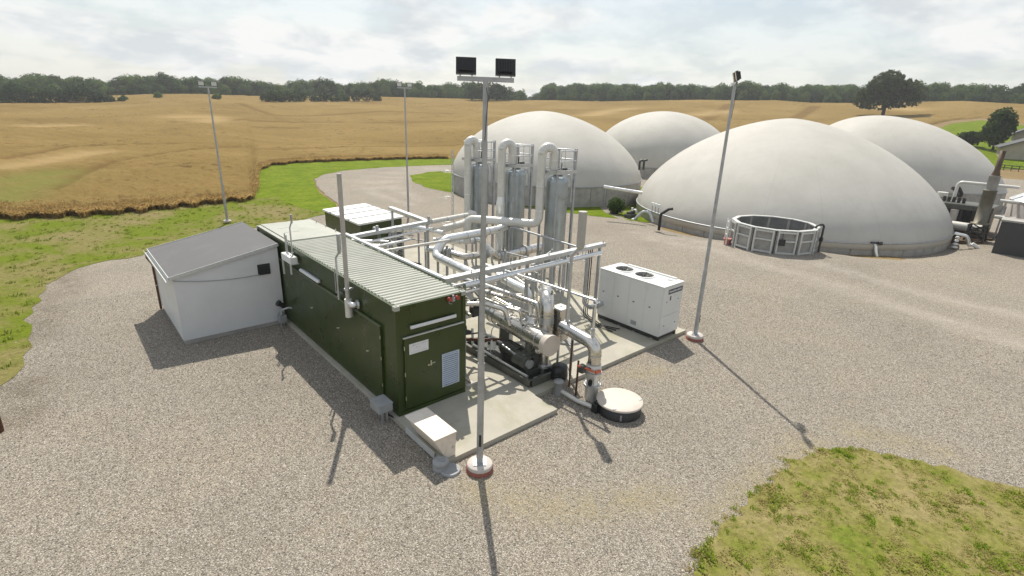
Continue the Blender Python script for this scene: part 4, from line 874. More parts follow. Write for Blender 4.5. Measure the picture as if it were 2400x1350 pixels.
for k, (y, z) in enumerate(((10.4, 2.75), (10.9, 2.45), (11.4, 2.2))):
    pipe_thing('pipe_run', ['upper', 'middle', 'lower'][k] + ' of three silvery pipes side by side behind the long container roof', 'pipe', [([(3.0, y + .5, z), (3.3, y + .5, z), (5.0, y - 1.1, z), (5.2, y - 1.1, z - .4)], .09, .25)], 'alu', [((3.9, y - .06, z), (1, -1, 0), .1)])
pipe_thing('crossover_pipe', 'thin pale pipe bridging from the container roof edge to the big looped pipe', 'pipe', [([(2.7, 6.32, 2.9), (2.7, 6.32, 3.3), (3.3, 6.34, 3.3), (6.2, 6.42, 3.3)], .055, .15)], 'alu_pale', [((3.25, 6.34, 3.3), (1, 0, 0), .07)])
t = thing('pipe_stand', 'galvanised frame of posts holding cables and a dark cross bar on the slab', 'pipe stand', (6.6, 10.5, 0))
for x, y, z in ((6.55, 11.9, 2.9), (7.0, 11.95, 2.9), (7.35, 10.3, 2.8), (6.9, 10.2, 2.8)): m = MB(); post(m, x, y, z, 0, .07); m.build('post', 'galv_dull', t)
MB().beam((6.55, 11.9, 2.3), (7.35, 10.3, 2.3), .05, .05).build('brace', 'galv_dull', t); MB().beam((6.4, 11.6, 1.2), (6.9, 10.0, 1.2), .07, .07).build('cross_bar', 'dark_steel', t)
MB().tube([(6.0, 12.4, 1.9), (6.2, 12.2, 1.3), (6.5, 11.9, 1.7)], .03, 8, .3).tube([(6.0, 12.4, 1.2), (6.2, 12.1, .7), (6.5, 11.8, 1.1)], .03, 8, .3).build('cable', 'black_rubber', t)

# ------------------------------------------------------------------ three tall filter vessels with swan-neck pipes
legs = [((11.18, 11.87), (11.72, 11.84), 12.0, 11.87), ((11.13, 8.84), (11.72, 8.72), 12.0, 8.71), ((11.2, 5.97), (11.78, 5.76), 12.0, 5.63)]
lab = ['farthest of three tall steel filter vessels, a ladder at its side', 'middle of three tall steel filter vessels between the other two', 'tall steel filter vessel nearest to the white cooling unit']
for i, (l1, l2, vx, vy) in enumerate(legs):
    t = thing('filter_vessel', lab[i], 'filter vessel', (vx, vy, 0), 'tall filter vessels on the slab')
    m = MB(); prof = [(.0, 1.35), (.25, 1.38), (.45, 1.50), (.53, 1.68), (.53, 5.62), (.51, 5.72), (.42, 5.84), (.2, 5.93), (0, 5.95)]; m.lathe((vx, vy, 0), prof, 36); sh = m.build('shell', 'tank_steel', t)
    m = MB()
    for z in (1.75, 3.0, 4.3, 5.55): m.lathe((vx, vy, z), [(.532, 0), (.537, .006), (.537, .03), (.532, .036)], 36, True, False)
    sub(m, 'weld_seam', 'galv_dull', sh)
    for a in (.5, 2.1, 3.7, 5.3): m = MB(); x, y = vx + .40 * math.cos(a), vy + .40 * math.sin(a); m.box(x - .045, x + .045, y - .045, y + .045, .01, 1.62); m.box(x - .09, x + .09, y - .09, y + .09, 0, .012); m.build('leg', 'galv_dull', t)
    m = MB(); m.tube([(vx, vy, 5.93), (vx, vy, 6.12)], .16, 20); flange(m, (vx, vy, 6.02), (0, 0, 1), .24, .03); m.tube([(vx + .34, vy - .26, 5.7), (vx + .42, vy - .34, 6.0), (vx + .55, vy - .42, 5.6), (vx + .56, vy - .43, 4.6)], .035, 10, .12); m.build('nozzle', 'galv', t)
    # platform, posts, round guard rail
    zp = 6.10; x0, x1, y0, y1 = vx - .62, vx + .78, vy - .48, vy + .82
    m = MB()
    for a, b in (((x0, y0), (x1, y0)), ((x1, y0), (x1, y1)), ((x1, y1), (x0, y1)), ((x0, y1), (x0, y0))): m.beam((*a, zp), (*b, zp), .05, .16)
    m.build('platform_frame', 'galv', t)
    m = MB()
    for k in range(15):
        x = x0 + .05 + (x1 - x0 - .1) * k / 14
        if abs(x - vx) < .25: m.box(x - .004, x + .004, y0 + .03, vy - .28, zp + .05, zp + .075); m.box(x - .004, x + .004, vy + .36, y1 - .03, zp + .05, zp + .075)
        else: m.box(x - .004, x + .004, y0 + .03, y1 - .03, zp + .05, zp + .075)
    m.build('grating', 'galv_dull', t)
    for (x, y, w, zt_) in ((x1 - .02, y0 + .10, .11, 7.15), (x1 - .02, y1 - .05, .11, 7.1), (x0 + .30, y1 - .02, .09, 7.0), (x0 + .12, y0 + .04, .07, 6.02)):
        m = MB(); post(m, x, y, zt_, 0, w); m.build('post', 'galv_dull', t)
    m = MB(); cx_, cy_ = vx + .06, vy + .12; n = 20
    for z in (6.62, 7.08):
        m.tube([(cx_ + .86 * math.cos(R(-130 + 300 * k / n)), cy_ + .86 * math.sin(R(-130 + 300 * k / n)), z) for k in range(n + 1)], .026, 8)
    m.build('guard_rail', 'galv', t)
    for k in range(7): a = R(-125 + 290 * k / 6); MB().tube([(cx_ + .86 * math.cos(a), cy_ + .86 * math.sin(a), 6.12), (cx_ + .86 * math.cos(a), cy_ + .86 * math.sin(a), 7.08)], .018, 6).build('rail_post', 'galv', t)
    MB().tube([(vx - .1, vy - .3, 6.2), (vx - .1, vy - .3, 6.52)], .03, 8).tube([(vx + .02, vy - .32, 6.22), (vx + .25, vy - .32, 6.22)], .06, 12).build('valve_stub', 'dark_steel', t)
    # swan-neck pipe
    r_ = .22; zc_ = 6.90; c_ = ((l1[0] + l2[0]) / 2, (l1[1] + l2[1]) / 2); ux, uy = (l2[0] - l1[0]) / 2, (l2[1] - l1[1]) / 2
    rad_ = math.hypot(ux, uy); zb = (2.6, 1.55, 3.53)[i]
    arc = [(c_[0] - ux * math.cos(a), c_[1] - uy * math.cos(a), zc_ + rad_ * math.sin(a)) for a in [math.pi * k / 14 for k in range(15)]]
    if i == 0: pts = [(8.9, 11.0, 2.6), (10.4, 11.5, 2.6), (l1[0], l1[1], 2.6)]
    elif i == 1: pts = [(l1[0], l1[1], zb)]
    else: pts = [(9.1, 9.06, 2.2), (9.1, 9.06, 3.5), (l1[0], l1[1], zb)]
    m = MB(); m.tube(pts + [(l1[0], l1[1], zc_ - .02)], r_ * .92, 20, .42, 8, True); m.build('down_pipe', 'alu_pale', t)
    if i == 1:
        m = MB(); m.tube([(l1[0], l1[1], 1.56), (l1[0], l1[1], 4.1)], .255, 22); m.tube([(l1[0], l1[1], 4.1), (l1[0], l1[1], 4.5)], .255, 22, r2=.2); m.build('wide_pipe', 'alu', t)
    m = MB(); m.tube(arc, r_, 20); m.tube([arc[-1], (l2[0], l2[1], 6.0), (vx, vy, 6.0)] if False else [arc[-1], (l2[0], l2[1], 6.15)], r_ * .97, 20); m.build('swan_neck', 'alu_pale', t)
    m = MB()
    for k in range(1, 14, 2): d = Vector(arc[k + 1]) - Vector(arc[k - 1]); m.ring(arc[k], d, r_ + .004, .02, 20)
    for z in (6.88, 5.4, 4.2): m.ring((l1[0], l1[1], z), (0, 0, 1), r_ * .92 + .006, .03, 20)
    m.ring((l2[0], l2[1], 6.6), (0, 0, 1), r_ + .004, .03, 20); m.build('seam_band', 'alu', t)
    if i == 0:
        lx, ly = 10.75, 12.75
        for q in (-.22, .22): MB().tube([(lx + q * .7, ly + q * .7, 0), (lx + q * .7, ly + q * .7, 6.6)], .022, 8).build('ladder_rail', 'galv', t)
        for z in np.arange(.3, 6.4, .3): MB().tube([(lx - .154, ly - .154, z), (lx + .154, ly + .154, z)], .014, 6).build('rung', 'galv', t)
        for z in (2.4, 3.9, 5.4):
            MB().tube([(lx - .35 * math.sin(R(45 + 270 * k / 12 - 180)) * 1.0 - .2, ly + .35 * math.cos(R(45 + 270 * k / 12 - 180)) * 1.0 + .2, z) for k in range(13)], .014, 6).build('cage_hoop', 'galv', t)

# big riser, header, loop
t = pipe_thing('header_pipe', 'fat steel header pipe lying under the middle filter vessel', 'pipe', [([(10.3, 8.15, 1.5), (14.2, 8.35, 1.5)], .24, 0)], 'stainless', [((x, 8.19 + (x - 11) * .05, 1.5), (1, .05, 0), .252) for x in (10.9, 11.9, 12.8, 13.6)], [((10.55, 8.16, 1.5), (1, .05, 0), .30), ((12.4, 8.26, 1.5), (1, .05, 0), .30)])
for x in (10.9, 13.6): m = MB(); post(m, x, 8.2, 1.29, 0, .1); m.build('support', 'galv_dull', t)
t = pipe_thing('looped_pipe', 'shiny fat pipe looping back on itself between container and filters', 'pipe',
    [([(10.6, 7.45, 3.3), (9.6, 7.27, 3.2), (6.35, 7.02, 3.2), (5.75, 6.98, 2.55), (5.65, 5.6, 2.55), (5.3, 2.3, 2.62)], .185, .62)], 'alu', [((9.0, 7.22, 3.2), (1, .07, 0), .195), ((7.6, 7.12, 3.2), (1, .07, 0), .195), ((5.62, 5.2, 2.56), (.1, 1, 0), .195), ((5.45, 3.7, 2.58), (.1, 1, 0), .195)])
MB().tube([(10.6, 7.45, 3.3), (10.9, 8.4, 3.4)], .185, 18).build('joint', 'alu', t)
for x, y, z in ((6.4, 6.9, 2.9), (5.6, 4.6, 2.35), (8.8, 7.2, 3.0)): m = MB(); post(m, x, y, z, 0, .09); m.build('support', 'galv_dull', t)
t = pipe_thing('elbow_pipe', 'U-shaped silvery pipe with flanged ends inside the big loop', 'pipe', [([(7.5, 8.55, 2.1), (7.9, 7.75, 1.95), (9.0, 7.6, 1.95), (9.9, 8.0, 1.75), (10.3, 8.1, 1.5)], .17, .5)], 'stainless', [((8.4, 7.68, 1.95), (1, -.1, 0), .18)], [((7.6, 8.35, 2.07), (.4, -.8, 0), .26), ((9.25, 7.7, 1.92), (1, .3, -.1), .26)])
for x, y in ((8.0, 7.7), (9.3, 7.7)): m = MB(); post(m, x, y, 1.78, 0, .09); m.build('support', 'galv_dull', t)
t = thing('valve_cluster', 'cluster of flanged valves and short pipes inside the big pipe loop', 'valve', (7.3, 8.8, 0))
m = MB()
for k in range(5): flange(m, (7.15 + .08 * k, 9.0 - .17 * k, 2.12), (.4, -.9, 0), .24 - .02 * (k % 2), .03)
m.build('flange_stack', 'galv', t); MB().tube([(6.9, 9.5, 2.12), (7.5, 8.5, 2.1)], .15, 16).tube([(7.2, 8.9, 2.1), (7.2, 8.9, 2.75)], .05, 10).tube([(7.0, 8.85, 2.75), (7.4, 8.95, 2.75)], .03, 8).build('pipe', 'alu', t)
m = MB(); post(m, 7.2, 8.9, 1.9, 0, .09); m.build('support', 'galv_dull', t)
pipe_thing('side_pipe', 'bent silvery pipe dropping to the slab between the loop and the filters', 'pipe', [([(8.0, 10.5, 2.2), (9.2, 9.4, 2.2), (10.2, 9.4, 2.2), (10.6, 8.6, 1.5)], .14, .4)], 'alu', [((9.0, 9.55, 2.2), (1, -.9, 0), .15)], [((9.8, 9.4, 2.2), (1, 0, 0), .2)])
t = pipe_thing('handrail_pipe', 'thin dark rail pipe running from the middle filter down towards the cooling unit', 'pipe', [([(10.5, 8.0, 3.3), (10.33, 6.6, 3.3), (10.12, 2.4, 3.3), (10.12, 2.3, 2.9)], .045, .08)], 'galv_dull')
for y in (7.2, 4.6): m = MB(); post(m, 10.12 + (y - 2.4) * .05, y, 3.26, 0, .07); m.build('post', 'galv_dull', t)

# ------------------------------------------------------------------ heat exchanger on its skid
hx0, hx1 = Vector((4.965, -1.256, 1.46)), Vector((5.314, 3.02, 1.46))
ax = (hx1 - hx0).normalized()
t = thing('heat_exchanger', 'long shiny horizontal heat exchanger on a dark steel skid beside the container', 'heat exchanger', (5, .8, 0))
m = MB(); m.tube([hx0 + ax * .12, hx1 - ax * .55], .335, 28); sh = m.build('shell', 'stainless', t)
for d in (.45, 1.15, 2.1, 2.95, 3.25): sub(MB().ring(hx0 + ax * d, ax, .348, .035, 28), 'clamp_band', 'galv_dull', sh)
m = MB(); m.tube([hx0 - ax * .12, hx0 + ax * .11], .375, 30); m.build('end_cap', 'fibre_lid', t)
m = MB(); m.tube([hx1 - ax * .549, hx1 - ax * .3], .335, 24, r2=.12); m.tube([hx1 - ax * .3, hx1 + ax * .35], .10, 16); flange(m, hx1 - ax * .1, ax, .18); m.build('cone', 'stainless', t)
for d in (.95, 2.55):
    c = hx0 + ax * d; m = MB(); o = ax.cross(Vector((0, 0, 1)))
    m.beam((c.x, c.y, .25), (c.x, c.y, 1.25), .40, .03, ax); m.build('saddle', 'machine_grey', t)
sx0, sx1, sy0, sy1 = 4.32, 5.58, -1.15, 2.75
m = MB()
m.channel((sx0, sy0, .14), (sx0, sy1, .14), .12, .24); m.channel((sx1, sy0, .14), (sx1, sy1, .14), .12, .24); m.channel((sx0 + .061, sy0 + .05, .14), (sx1 - .061, sy0 + .05, .14), .12, .24); m.channel((sx0 + .061, sy1 - .05, .14), (sx1 - .061, sy1 - .05, .14), .12, .24)
m.build('skid_frame', 'machine_grey', t); MB().box(sx0 + .061, sx1 - .061, sy0 + .112, sy1 - .112, .03, .06).build('skid_tray', 'dark_steel', t)
m = MB(); m.tube([(4.95, .15, .62), (4.95, .95, .62)], .24, 20); m.tube([(4.95, .95, .62), (4.95, 1.12, .62)], .17, 16); m.box(4.75, 5.15, .25, .85, .06, .4); 
for k in range(14): a = k * .449; m.beam((4.95 + .25 * math.cos(a), .2, .62 + .25 * math.sin(a)), (4.95 + .25 * math.cos(a), .9, .62 + .25 * math.sin(a)), .012, .03)
m.build('motor', 'machine_grey', t)
m = MB(); m.tube([(4.72, -.55, .55), (4.72, .05, .55)], .26, 20); m.tube([(5.1, -.55, .55), (5.1, .05, .55)], .26, 20); m.bbox(4.6, 5.2, -.45, -.1, .62, .86, .04); m.tube([(4.95, -.3, .86), (4.95, -.3, 1.2)], .13, 16); m.box(4.6, 5.32, -.6, .06, .06, .3); m.build('blower', 'machine_grey', t)
m = MB(); m.tube([(4.72, -.56, .55), (4.72, -.66, .55)], .16, 18); m.build('pulley', 'galv_dull', t); m = MB(); m.tube([(4.38, -.9, .3), (4.38, 2.2, .34), (4.5, 2.4, .9)], .05, 10, .1); m.build('drain_line', 'alu', t); m = MB(); m.tube([(4.5, .6, .95), (4.5, 1.6, .95), (4.5, 1.8, 1.4)], .045, 10, .1); m.tube([(4.42, -.2, .85), (4.42, .5, .95)], .035, 8); m.build('feed_line', 'galv', t)
b = MB().bbox(4.33, 4.55, 1.0, 1.26, .58, .98, .02).build('switch_box', 'white_paint', t); sub(MB().tube([(4.329, 1.13, .8), (4.29, 1.13, .8)], .05, 12), 'knob', 'black', b)
MB().box(4.40, 4.46, 1.10, 1.16, .06, .579).tube([(4.44, 1.2, .98), (4.5, 1.2, 1.3), (4.8, 1.3, 1.4)], .02, 6, .1).build('switch_post', 'galv', t)
MB().tube([(4.45, .2, .2), (4.4, -.4, .28), (4.5, -.8, .2)], .03, 8, .1).tube([(5.1, -.95, .12), (4.6, -1.0, .2)], .05, 8).build('hose', 'alu', t)
t = pipe_thing('side_rail', 'rusty dark beam with thin pipes leading from the container side to the heat exchanger', 'pipe', [([(2.62, 1.9, 1.35), (3.2, 1.7, 1.2), (4.3, 1.4, 1.15)], .03, .2), ([(2.5, .35, 1.9), (2.9, .35, 1.9), (3.1, .9, 1.7), (3.3, 1.2, 1.7)], .05, .15)], 'black_rubber')
MB().beam((3.2, 2.6, .75), (4.6, .75, 1.0), .08, .10).build('beam', 'brown', t)
for x, y, z in ((3.05, .95, 2.6), (3.2, 2.2, 2.7), (3.35, 1.3, 1.9), (2.85, 1.9, 2.2)): m = MB(); post(m, x, y, z, 0, .07); m.build('post', 'galv_dull', t)
MB().box(2.66, 3.6, .2, .28, .0, .05).box(2.9, 2.98, .29, 1.5, .002, .05).build('kick_board', 'concrete_pale', t)
t = pipe_thing('pipe_maze', 'bundle of small silvery pipes and valves under the rack by the container corner', 'pipe', [([(2.6, .9, 3.05), (3.4, .95, 3.05), (4.1, .98, 3.05)], .055, .1), ([(3.2, 1.35, 2.5), (3.9, .9, 2.5), (4.35, .35, 2.35), (4.45, .2, 1.8)], .085, .25), ([(3.0, 1.9, 2.8), (3.6, 1.5, 2.6), (3.9, 2.1, 2.3), (4.4, 2.3, 1.9)], .06, .2), ([(3.3, .9, 2.2), (3.3, 1.9, 2.3), (4.0, 2.6, 2.3)], .07, .2)], 'stainless',
    flanges=[((3.85, .93, 2.5), (1, -.8, 0), .14), ((4.42, .25, 2.05), (0, .2, 1), .14), ((3.5, 1.55, 2.63), (1, -.6, 0), .11)])
m = MB(); m.bbox(3.55, 3.85, 1.1, 1.35, 2.0, 2.35, .03); m.tube([(3.7, 1.2, 2.35), (3.7, 1.2, 2.6)], .05, 10); m.tube([(3.5, 1.2, 2.6), (3.9, 1.2, 2.6)], .025, 8); m.build('actuator', 'dark_steel', t)
pipe_thing('overhead_pipe', 'silvery pipe on hangers above the heat exchanger turning down at its near end', 'pipe', [([(4.75, 4.0, 2.5), (5.0, 2.4, 2.55), (5.34, -.25, 2.5), (5.36, -.4, 1.75)], .098, .14)], 'stainless', [((5.06, 1.9, 2.54), (.13, -1, 0), .1), ((5.28, .2, 2.51), (.13, -1, 0), .115), ((5.2, .85, 2.52), (.13, -1, 0), .1)], [((5.36, -.4, 2.0), (0, 0, 1), .13)])
t = pipe_thing('riser_pipe', 'fat shiny riser pipe standing at the near end of the heat exchanger', 'pipe', [([(5.36, -.68, .06), (5.36, -.68, 1.15)], .17, 0), ([(5.36, -.68, 1.16), (5.36, -.68, 2.78), (6.25, .40, 2.82), (6.5, .75, 1.2)], .255, .55)], 'stainless', [((5.36, -.68, z), (0, 0, 1), .256) for z in (1.75, 2.3)], [((5.36, -.68, .35), (0, 0, 1), .23)])
sub(MB().tube([(5.36, -.68, 1.95), (5.36, -.68, 2.2)], .2605, 20), 'label_wrap', 'galv', [c for c in t.children][1])
t = pipe_thing('offset_pipe', 'silvery offset pipe with two elbows behind the overhead pipe', 'pipe', [([(6.35, 3.2, 2.45), (6.5, 2.3, 2.3), (6.6, 1.6, 2.2), (6.6, 1.6, 1.2), (6.35, 1.1, .95), (5.9, .3, .95)], .17, .35)], 'alu', [((6.45, 2.6, 2.35), (.2, -1, -.1), .18), ((6.6, 1.6, 1.75), (0, 0, 1), .18)], [((6.4, 3.0, 2.42), (.2, -1, -.1), .24)])
m = MB(); post(m, 6.6, 1.9, 1.9, 0, .08); m.build('support', 'galv_dull', t)
t = thing('buffer_tank', 'upright silvery tank with a pale round lid behind the heat exchanger', 'tank', (5.62, 1.72, 0))
m = MB(); m.lathe((5.62, 1.72, .02), [(.27, 0), (.27, 1.5), (.25, 1.54)], 28); m.build('shell', 'galv', t); MB().lathe((5.62, 1.72, 1.565), [(.31, 0), (.31, .03), (.29, .045), (0, .06)], 32).build('lid', 'cabinet_cream', t)
t = thing('steel_box', 'upright silvery steel box with a pale top beside the riser pipe', 'filter box', (5.92, -.8, 0))
m = MB(); m.bbox(5.66, 6.14, -1.05, -.57, 1.30, 2.44, .03); bx_ = m.build('box', 'stainless', t); sub(MB().bbox(5.65, 6.15, -1.06, -.56, 2.441, 2.47, .01), 'lid', 'alu_pale', bx_); sub(MB().tube([(5.9, -.82, 2.451), (5.9, -.82, 2.48)], .035, 12), 'plug', 'black', bx_)
m = MB(); m.lathe((5.9, -.82, 1.12), [(.08, 0), (.2, .12), (.22, .195)], 20); m.tube([(5.9, -.82, .012), (5.9, -.82, 1.15)], .05, 10); m.box(5.8, 6.0, -.92, -.72, 0, .012); m.build('stand', 'galv', t)
MB().tube([(5.6, -.75, 1.9), (5.62, -.6, 3.05)], .022, 8).build('rod', 'dark_steel', t)
t = thing('black_drum', 'black plastic drum upside down at the near end of the skid', 'drum', (5.55, -1.25, 0))
MB().lathe((5.55, -1.25, .06), [(.29, 0), (.31, .03), (.295, .28), (.27, .42), (.23, .46), (0, .47)], 32).build('body', 'black', t)
MB().lathe((5.55, -1.25, .20), [(.300, 0), (.312, .01), (.312, .03), (.298, .04)], 32, True, False).build('rib', 'black', t)
t = pipe_thing('drain_pipe', 'grey plastic riser with a pale pipe running to the manhole', 'pipe', [([(4.98, -1.86, .02), (5.0, -2.6, -.03), (5.12, -3.2, -.03)], .07, .1)], 'alu_pale')
MB().lathe((4.95, -1.82, -.2), [(.15, 0), (.15, .5), (.17, .51), (.17, .56), (.0, .57)], 24).build('riser', 'grey_plastic', t)
m = MB(); m.bbox(5.02, 5.2, -3.42, -3.2, -.14, .16, .02); m.tube([(5.1, -3.3, .16), (5.1, -3.3, .24)], .03, 8); m.tube([(5.02, -3.3, .24), (5.18, -3.3, .24)], .02, 6); m.build('valve', 'black', t)

# ------------------------------------------------------------------ insulated valve pipe beside the manhole
vp = Vector((5.66, -2.66, 0)); es = Vector((5.62, -1.288, 1.765))
t = thing('valve_pipe', 'thick insulated pipe bending down to the gravel, red valve handle on it', 'pipe', (vp.x, vp.y, -.15))
m = MB(); m.tube([(vp.x, vp.y, 1.12), (vp.x, vp.y, 2.02), (es.x, es.y, es.z + .0), (es.x, es.y + .3, es.z)] if False else [(vp.x, vp.y, 1.10), (vp.x, vp.y, 1.78), (es.x, es.y - .1, 1.93), (es.x, es.y + .12, 1.95)], .21, 24, .62, 10); m.build('elbow', 'stainless', t)
m = MB()
for z in (1.15, 1.45): m.ring((vp.x, vp.y, z), (0, 0, 1), .222, .03, 24)
m.build('seam_band', 'galv_dull', t)
m = MB(); m.lathe((vp.x, vp.y, -.2), [(.22, 0), (.22, .48), (.245, .50), (.245, .56), (.20, .58), (.20, 1.05), (.25, 1.07), (.25, 1.3), (.21, 1.315)], 28); m.build('lower_pipe', 'alu_pale', t)
for zz in (.36, .82): m = MB(); flange(m, (vp.x, vp.y, zz), (0, 0, 1), .28, .03); m.build('flange', 'galv', t)
m = MB()
for a in range(6): m.tube([(vp.x + .25 * math.cos(a), vp.y + .25 * math.sin(a), .36), (vp.x + .25 * math.cos(a), vp.y + .25 * math.sin(a), .82)], .014, 6)
m.build('tie_rods', 'galv', t)['kind'] = 'stuff'
m = MB(); m.tube([(vp.x - .22, vp.y - .05, 1.02), (vp.x - .5, vp.y + .1, 1.05)], .05, 12); m.bbox(vp.x - .56, vp.x - .36, vp.y + .0, vp.y + .2, .92, 1.18, .03); m.build('actuator', 'dark_steel', t)
m = MB(); m.tube([(vp.x - .60, vp.y + .16, 1.16), (vp.x - .36, vp.y - .04, 1.06), (vp.x - .24, vp.y - .2, .98)], .035, 10); m.tube([(vp.x - .22, vp.y - .26, .98), (vp.x - .02, vp.y - .30, .98)], .055, 14); m.build('handle', 'orange', t)
for k in range(3): m = MB(); m.tube([(vp.x - .26, vp.y - .12, .52 + .05 * k), (vp.x - .29, vp.y - .14, .52 + .05 * k)], .07, 12); m.build('gauge', 'black', t)
t2 = thing('pipe_support', 'red-brown post and thin struts holding the insulated pipe', 'pipe stand', (5.3, -1.4, 0))
m = MB(); post(m, 6.05, -1.32, 1.72, 0, .07); m.build('post', 'galv_dull', t2); MB().beam((6.05, -1.32, 1.1), (6.15, .4, 1.5), .04, .04).build('strut', 'galv_dull', t2); MB().beam((6.05, -1.32, .7), (6.6, -.6, .1), .04, .04).build('strut', 'galv_dull', t2); MB().beam((5.45, -1.2, 1.69), (6.15, -1.4, 1.69), .06, .05).build('strut', 'galv_dull', t2)
MB().tube([(5.36, -2.25, 1.15), (5.36, -2.25, -.2)], .035, 8).build('stub', 'brown', t2); MB().tube([(5.62, -1.7, 1.6), (5.62, -1.7, -.2)], .03, 8).build('stub', 'brown', t2)
t = pipe_thing('rail_pipe', 'thin pale pipe from the rack over to a post on the insulated pipe', 'pipe', [([(5.49, 1.75, 3.2), (5.78, -2.40, 3.2), (5.785, -2.45, 3.1)], .045, .05), ([(5.72, -2.45, 3.1), (5.72, -2.45, 2.0)], .045, 0)], 'alu', [((5.72, -2.45, 2.25), (0, 0, 1), .075)])
MB().tube([(5.72, -2.45, 1.9), (5.72, -2.45, 2.22)], .06, 12).build('sleeve', 'galv', t)
kinked_vent(5.68, -1.33, 2.05, 4.45, (0, -.34, .1), 5.84, .06, .135, 'kinked pale vent stack rising above the rack by the red valve')
t = thing('pipe_stand', 'row of slim galvanised posts under the rack in front of the cooling unit', 'pipe stand', (8.5, 3.2, 0))
for x, y, z in ((7.4, 2.3, 3.0), (8.2, 3.0, 3.0), (9.2, 3.0, 3.2), (9.9, 3.6, 3.25), (7.9, 4.6, 3.0)): m = MB(); post(m, x, y, z, 0, .075); m.build('post', 'galv_dull', t)
MB().beam((7.4, 2.3, 2.95), (9.9, 3.6, 2.95), .05, .05).beam((7.4, 2.3, 1.6), (8.2, 3.0, .4), .03, .03).beam((8.2, 3.0, 2.9), (7.9, 4.6, 2.9), .05, .05).build('strut', 'galv_dull', t)
t = thing('round_hatch', 'flat round grey hatch lying on the slab behind the pipes', 'hatch', (8.4, 1.0, 0))
MB().lathe((8.3, 1.0, .0), [(.75, 0), (.75, .07), (.70, .09), (0, .10)], 36).build('lid', 'concrete_dark', t); MB().box(8.2, 8.4, .96, 1.04, .10, .13).build('handle', 'dark_steel', t)

pipe_thing('pipe_maze', 'tangle of thin silvery pipes with elbows above the near half of the heat exchanger', 'pipe', [([(4.6, 2.2, 2.05), (4.9, 1.2, 2.0), (5.3, 1.2, 2.0), (5.5, .4, 1.95)], .065, .2), ([(4.45, 1.6, 2.35), (4.6, .6, 2.3), (4.85, .1, 2.25), (4.9, .05, 1.78)], .055, .15), ([(5.6, 2.4, 1.9), (5.75, 1.0, 1.7), (5.95, .2, 1.7), (5.95, -.2, 1.4)], .06, .2), ([(5.9, 1.2, 1.2), (6.0, -.3, 1.15)], .08, .1)], 'stainless',
    flanges=[((4.9, .05, 1.95), (0, 0, 1), .11), ((5.68, 1.6, 1.8), (.1, -1, -.1), .11), ((5.1, 1.2, 2.0), (1, 0, 0), .11), ((5.95, .5, 1.18), (.1, -1, 0), .14)])
pipe_thing('pipe_maze', 'group of silvery pipes with valves between the rack and the looped pipe', 'pipe', [([(4.2, 4.6, 2.3), (4.6, 3.3, 2.3), (5.0, 3.2, 2.3), (5.1, 2.6, 1.9)], .08, .2), ([(6.2, 4.2, 1.6), (6.4, 3.0, 1.6), (7.2, 2.6, 1.6)], .11, .25), ([(7.4, 5.4, 2.2), (7.6, 3.8, 2.1), (7.3, 2.4, 2.0), (6.9, 1.9, 1.5)], .10, .3), ([(8.2, 6.2, 1.7), (8.6, 4.6, 1.7), (9.2, 4.0, 1.7)], .12, .3)], 'stainless',
    flanges=[((4.45, 3.8, 2.3), (.3, -1, 0), .14), ((6.3, 3.6, 1.6), (.15, -1, 0), .18), ((7.55, 4.3, 2.13), (.1, -1, 0), .17), ((8.45, 5.2, 1.7), (.2, -1, 0), .19)])
t = thing('valve_rack', 'frame of thin posts with small valves and gauges beside the container corner', 'valve', (3.3, 3.2, 0))
for x, y, z in ((3.0, 3.2, 2.4), (3.9, 3.3, 2.3), (3.5, 4.2, 2.5), (4.6, 4.4, 2.3)): m = MB(); post(m, x, y, z, 0, .06); m.build('post', 'galv_dull', t)
MB().beam((3.0, 3.2, 2.2), (3.9, 3.3, 2.2), .05, .05).build('cross_bar', 'galv_dull', t); MB().beam((3.5, 4.2, 2.2), (4.6, 4.4, 2.2), .05, .05).build('cross_bar', 'galv_dull', t)
for x, y in ((3.2, 3.15), (3.6, 3.2), (3.9, 4.2), (4.3, 4.3)):
    m = MB(); m.tube([(x, y, 2.0), (x, y, 2.4)], .05, 10); m.tube([(x, y - .12, 2.3), (x, y + .12, 2.3)], .035, 8); m.build('valve', 'galv', t); MB().tube([(x - .05, y - .06, 2.5), (x + .05, y - .06, 2.5)], .06, 12).tube([(x, y, 2.4), (x, y, 2.5)], .015, 6).build('gauge', 'alu', t)

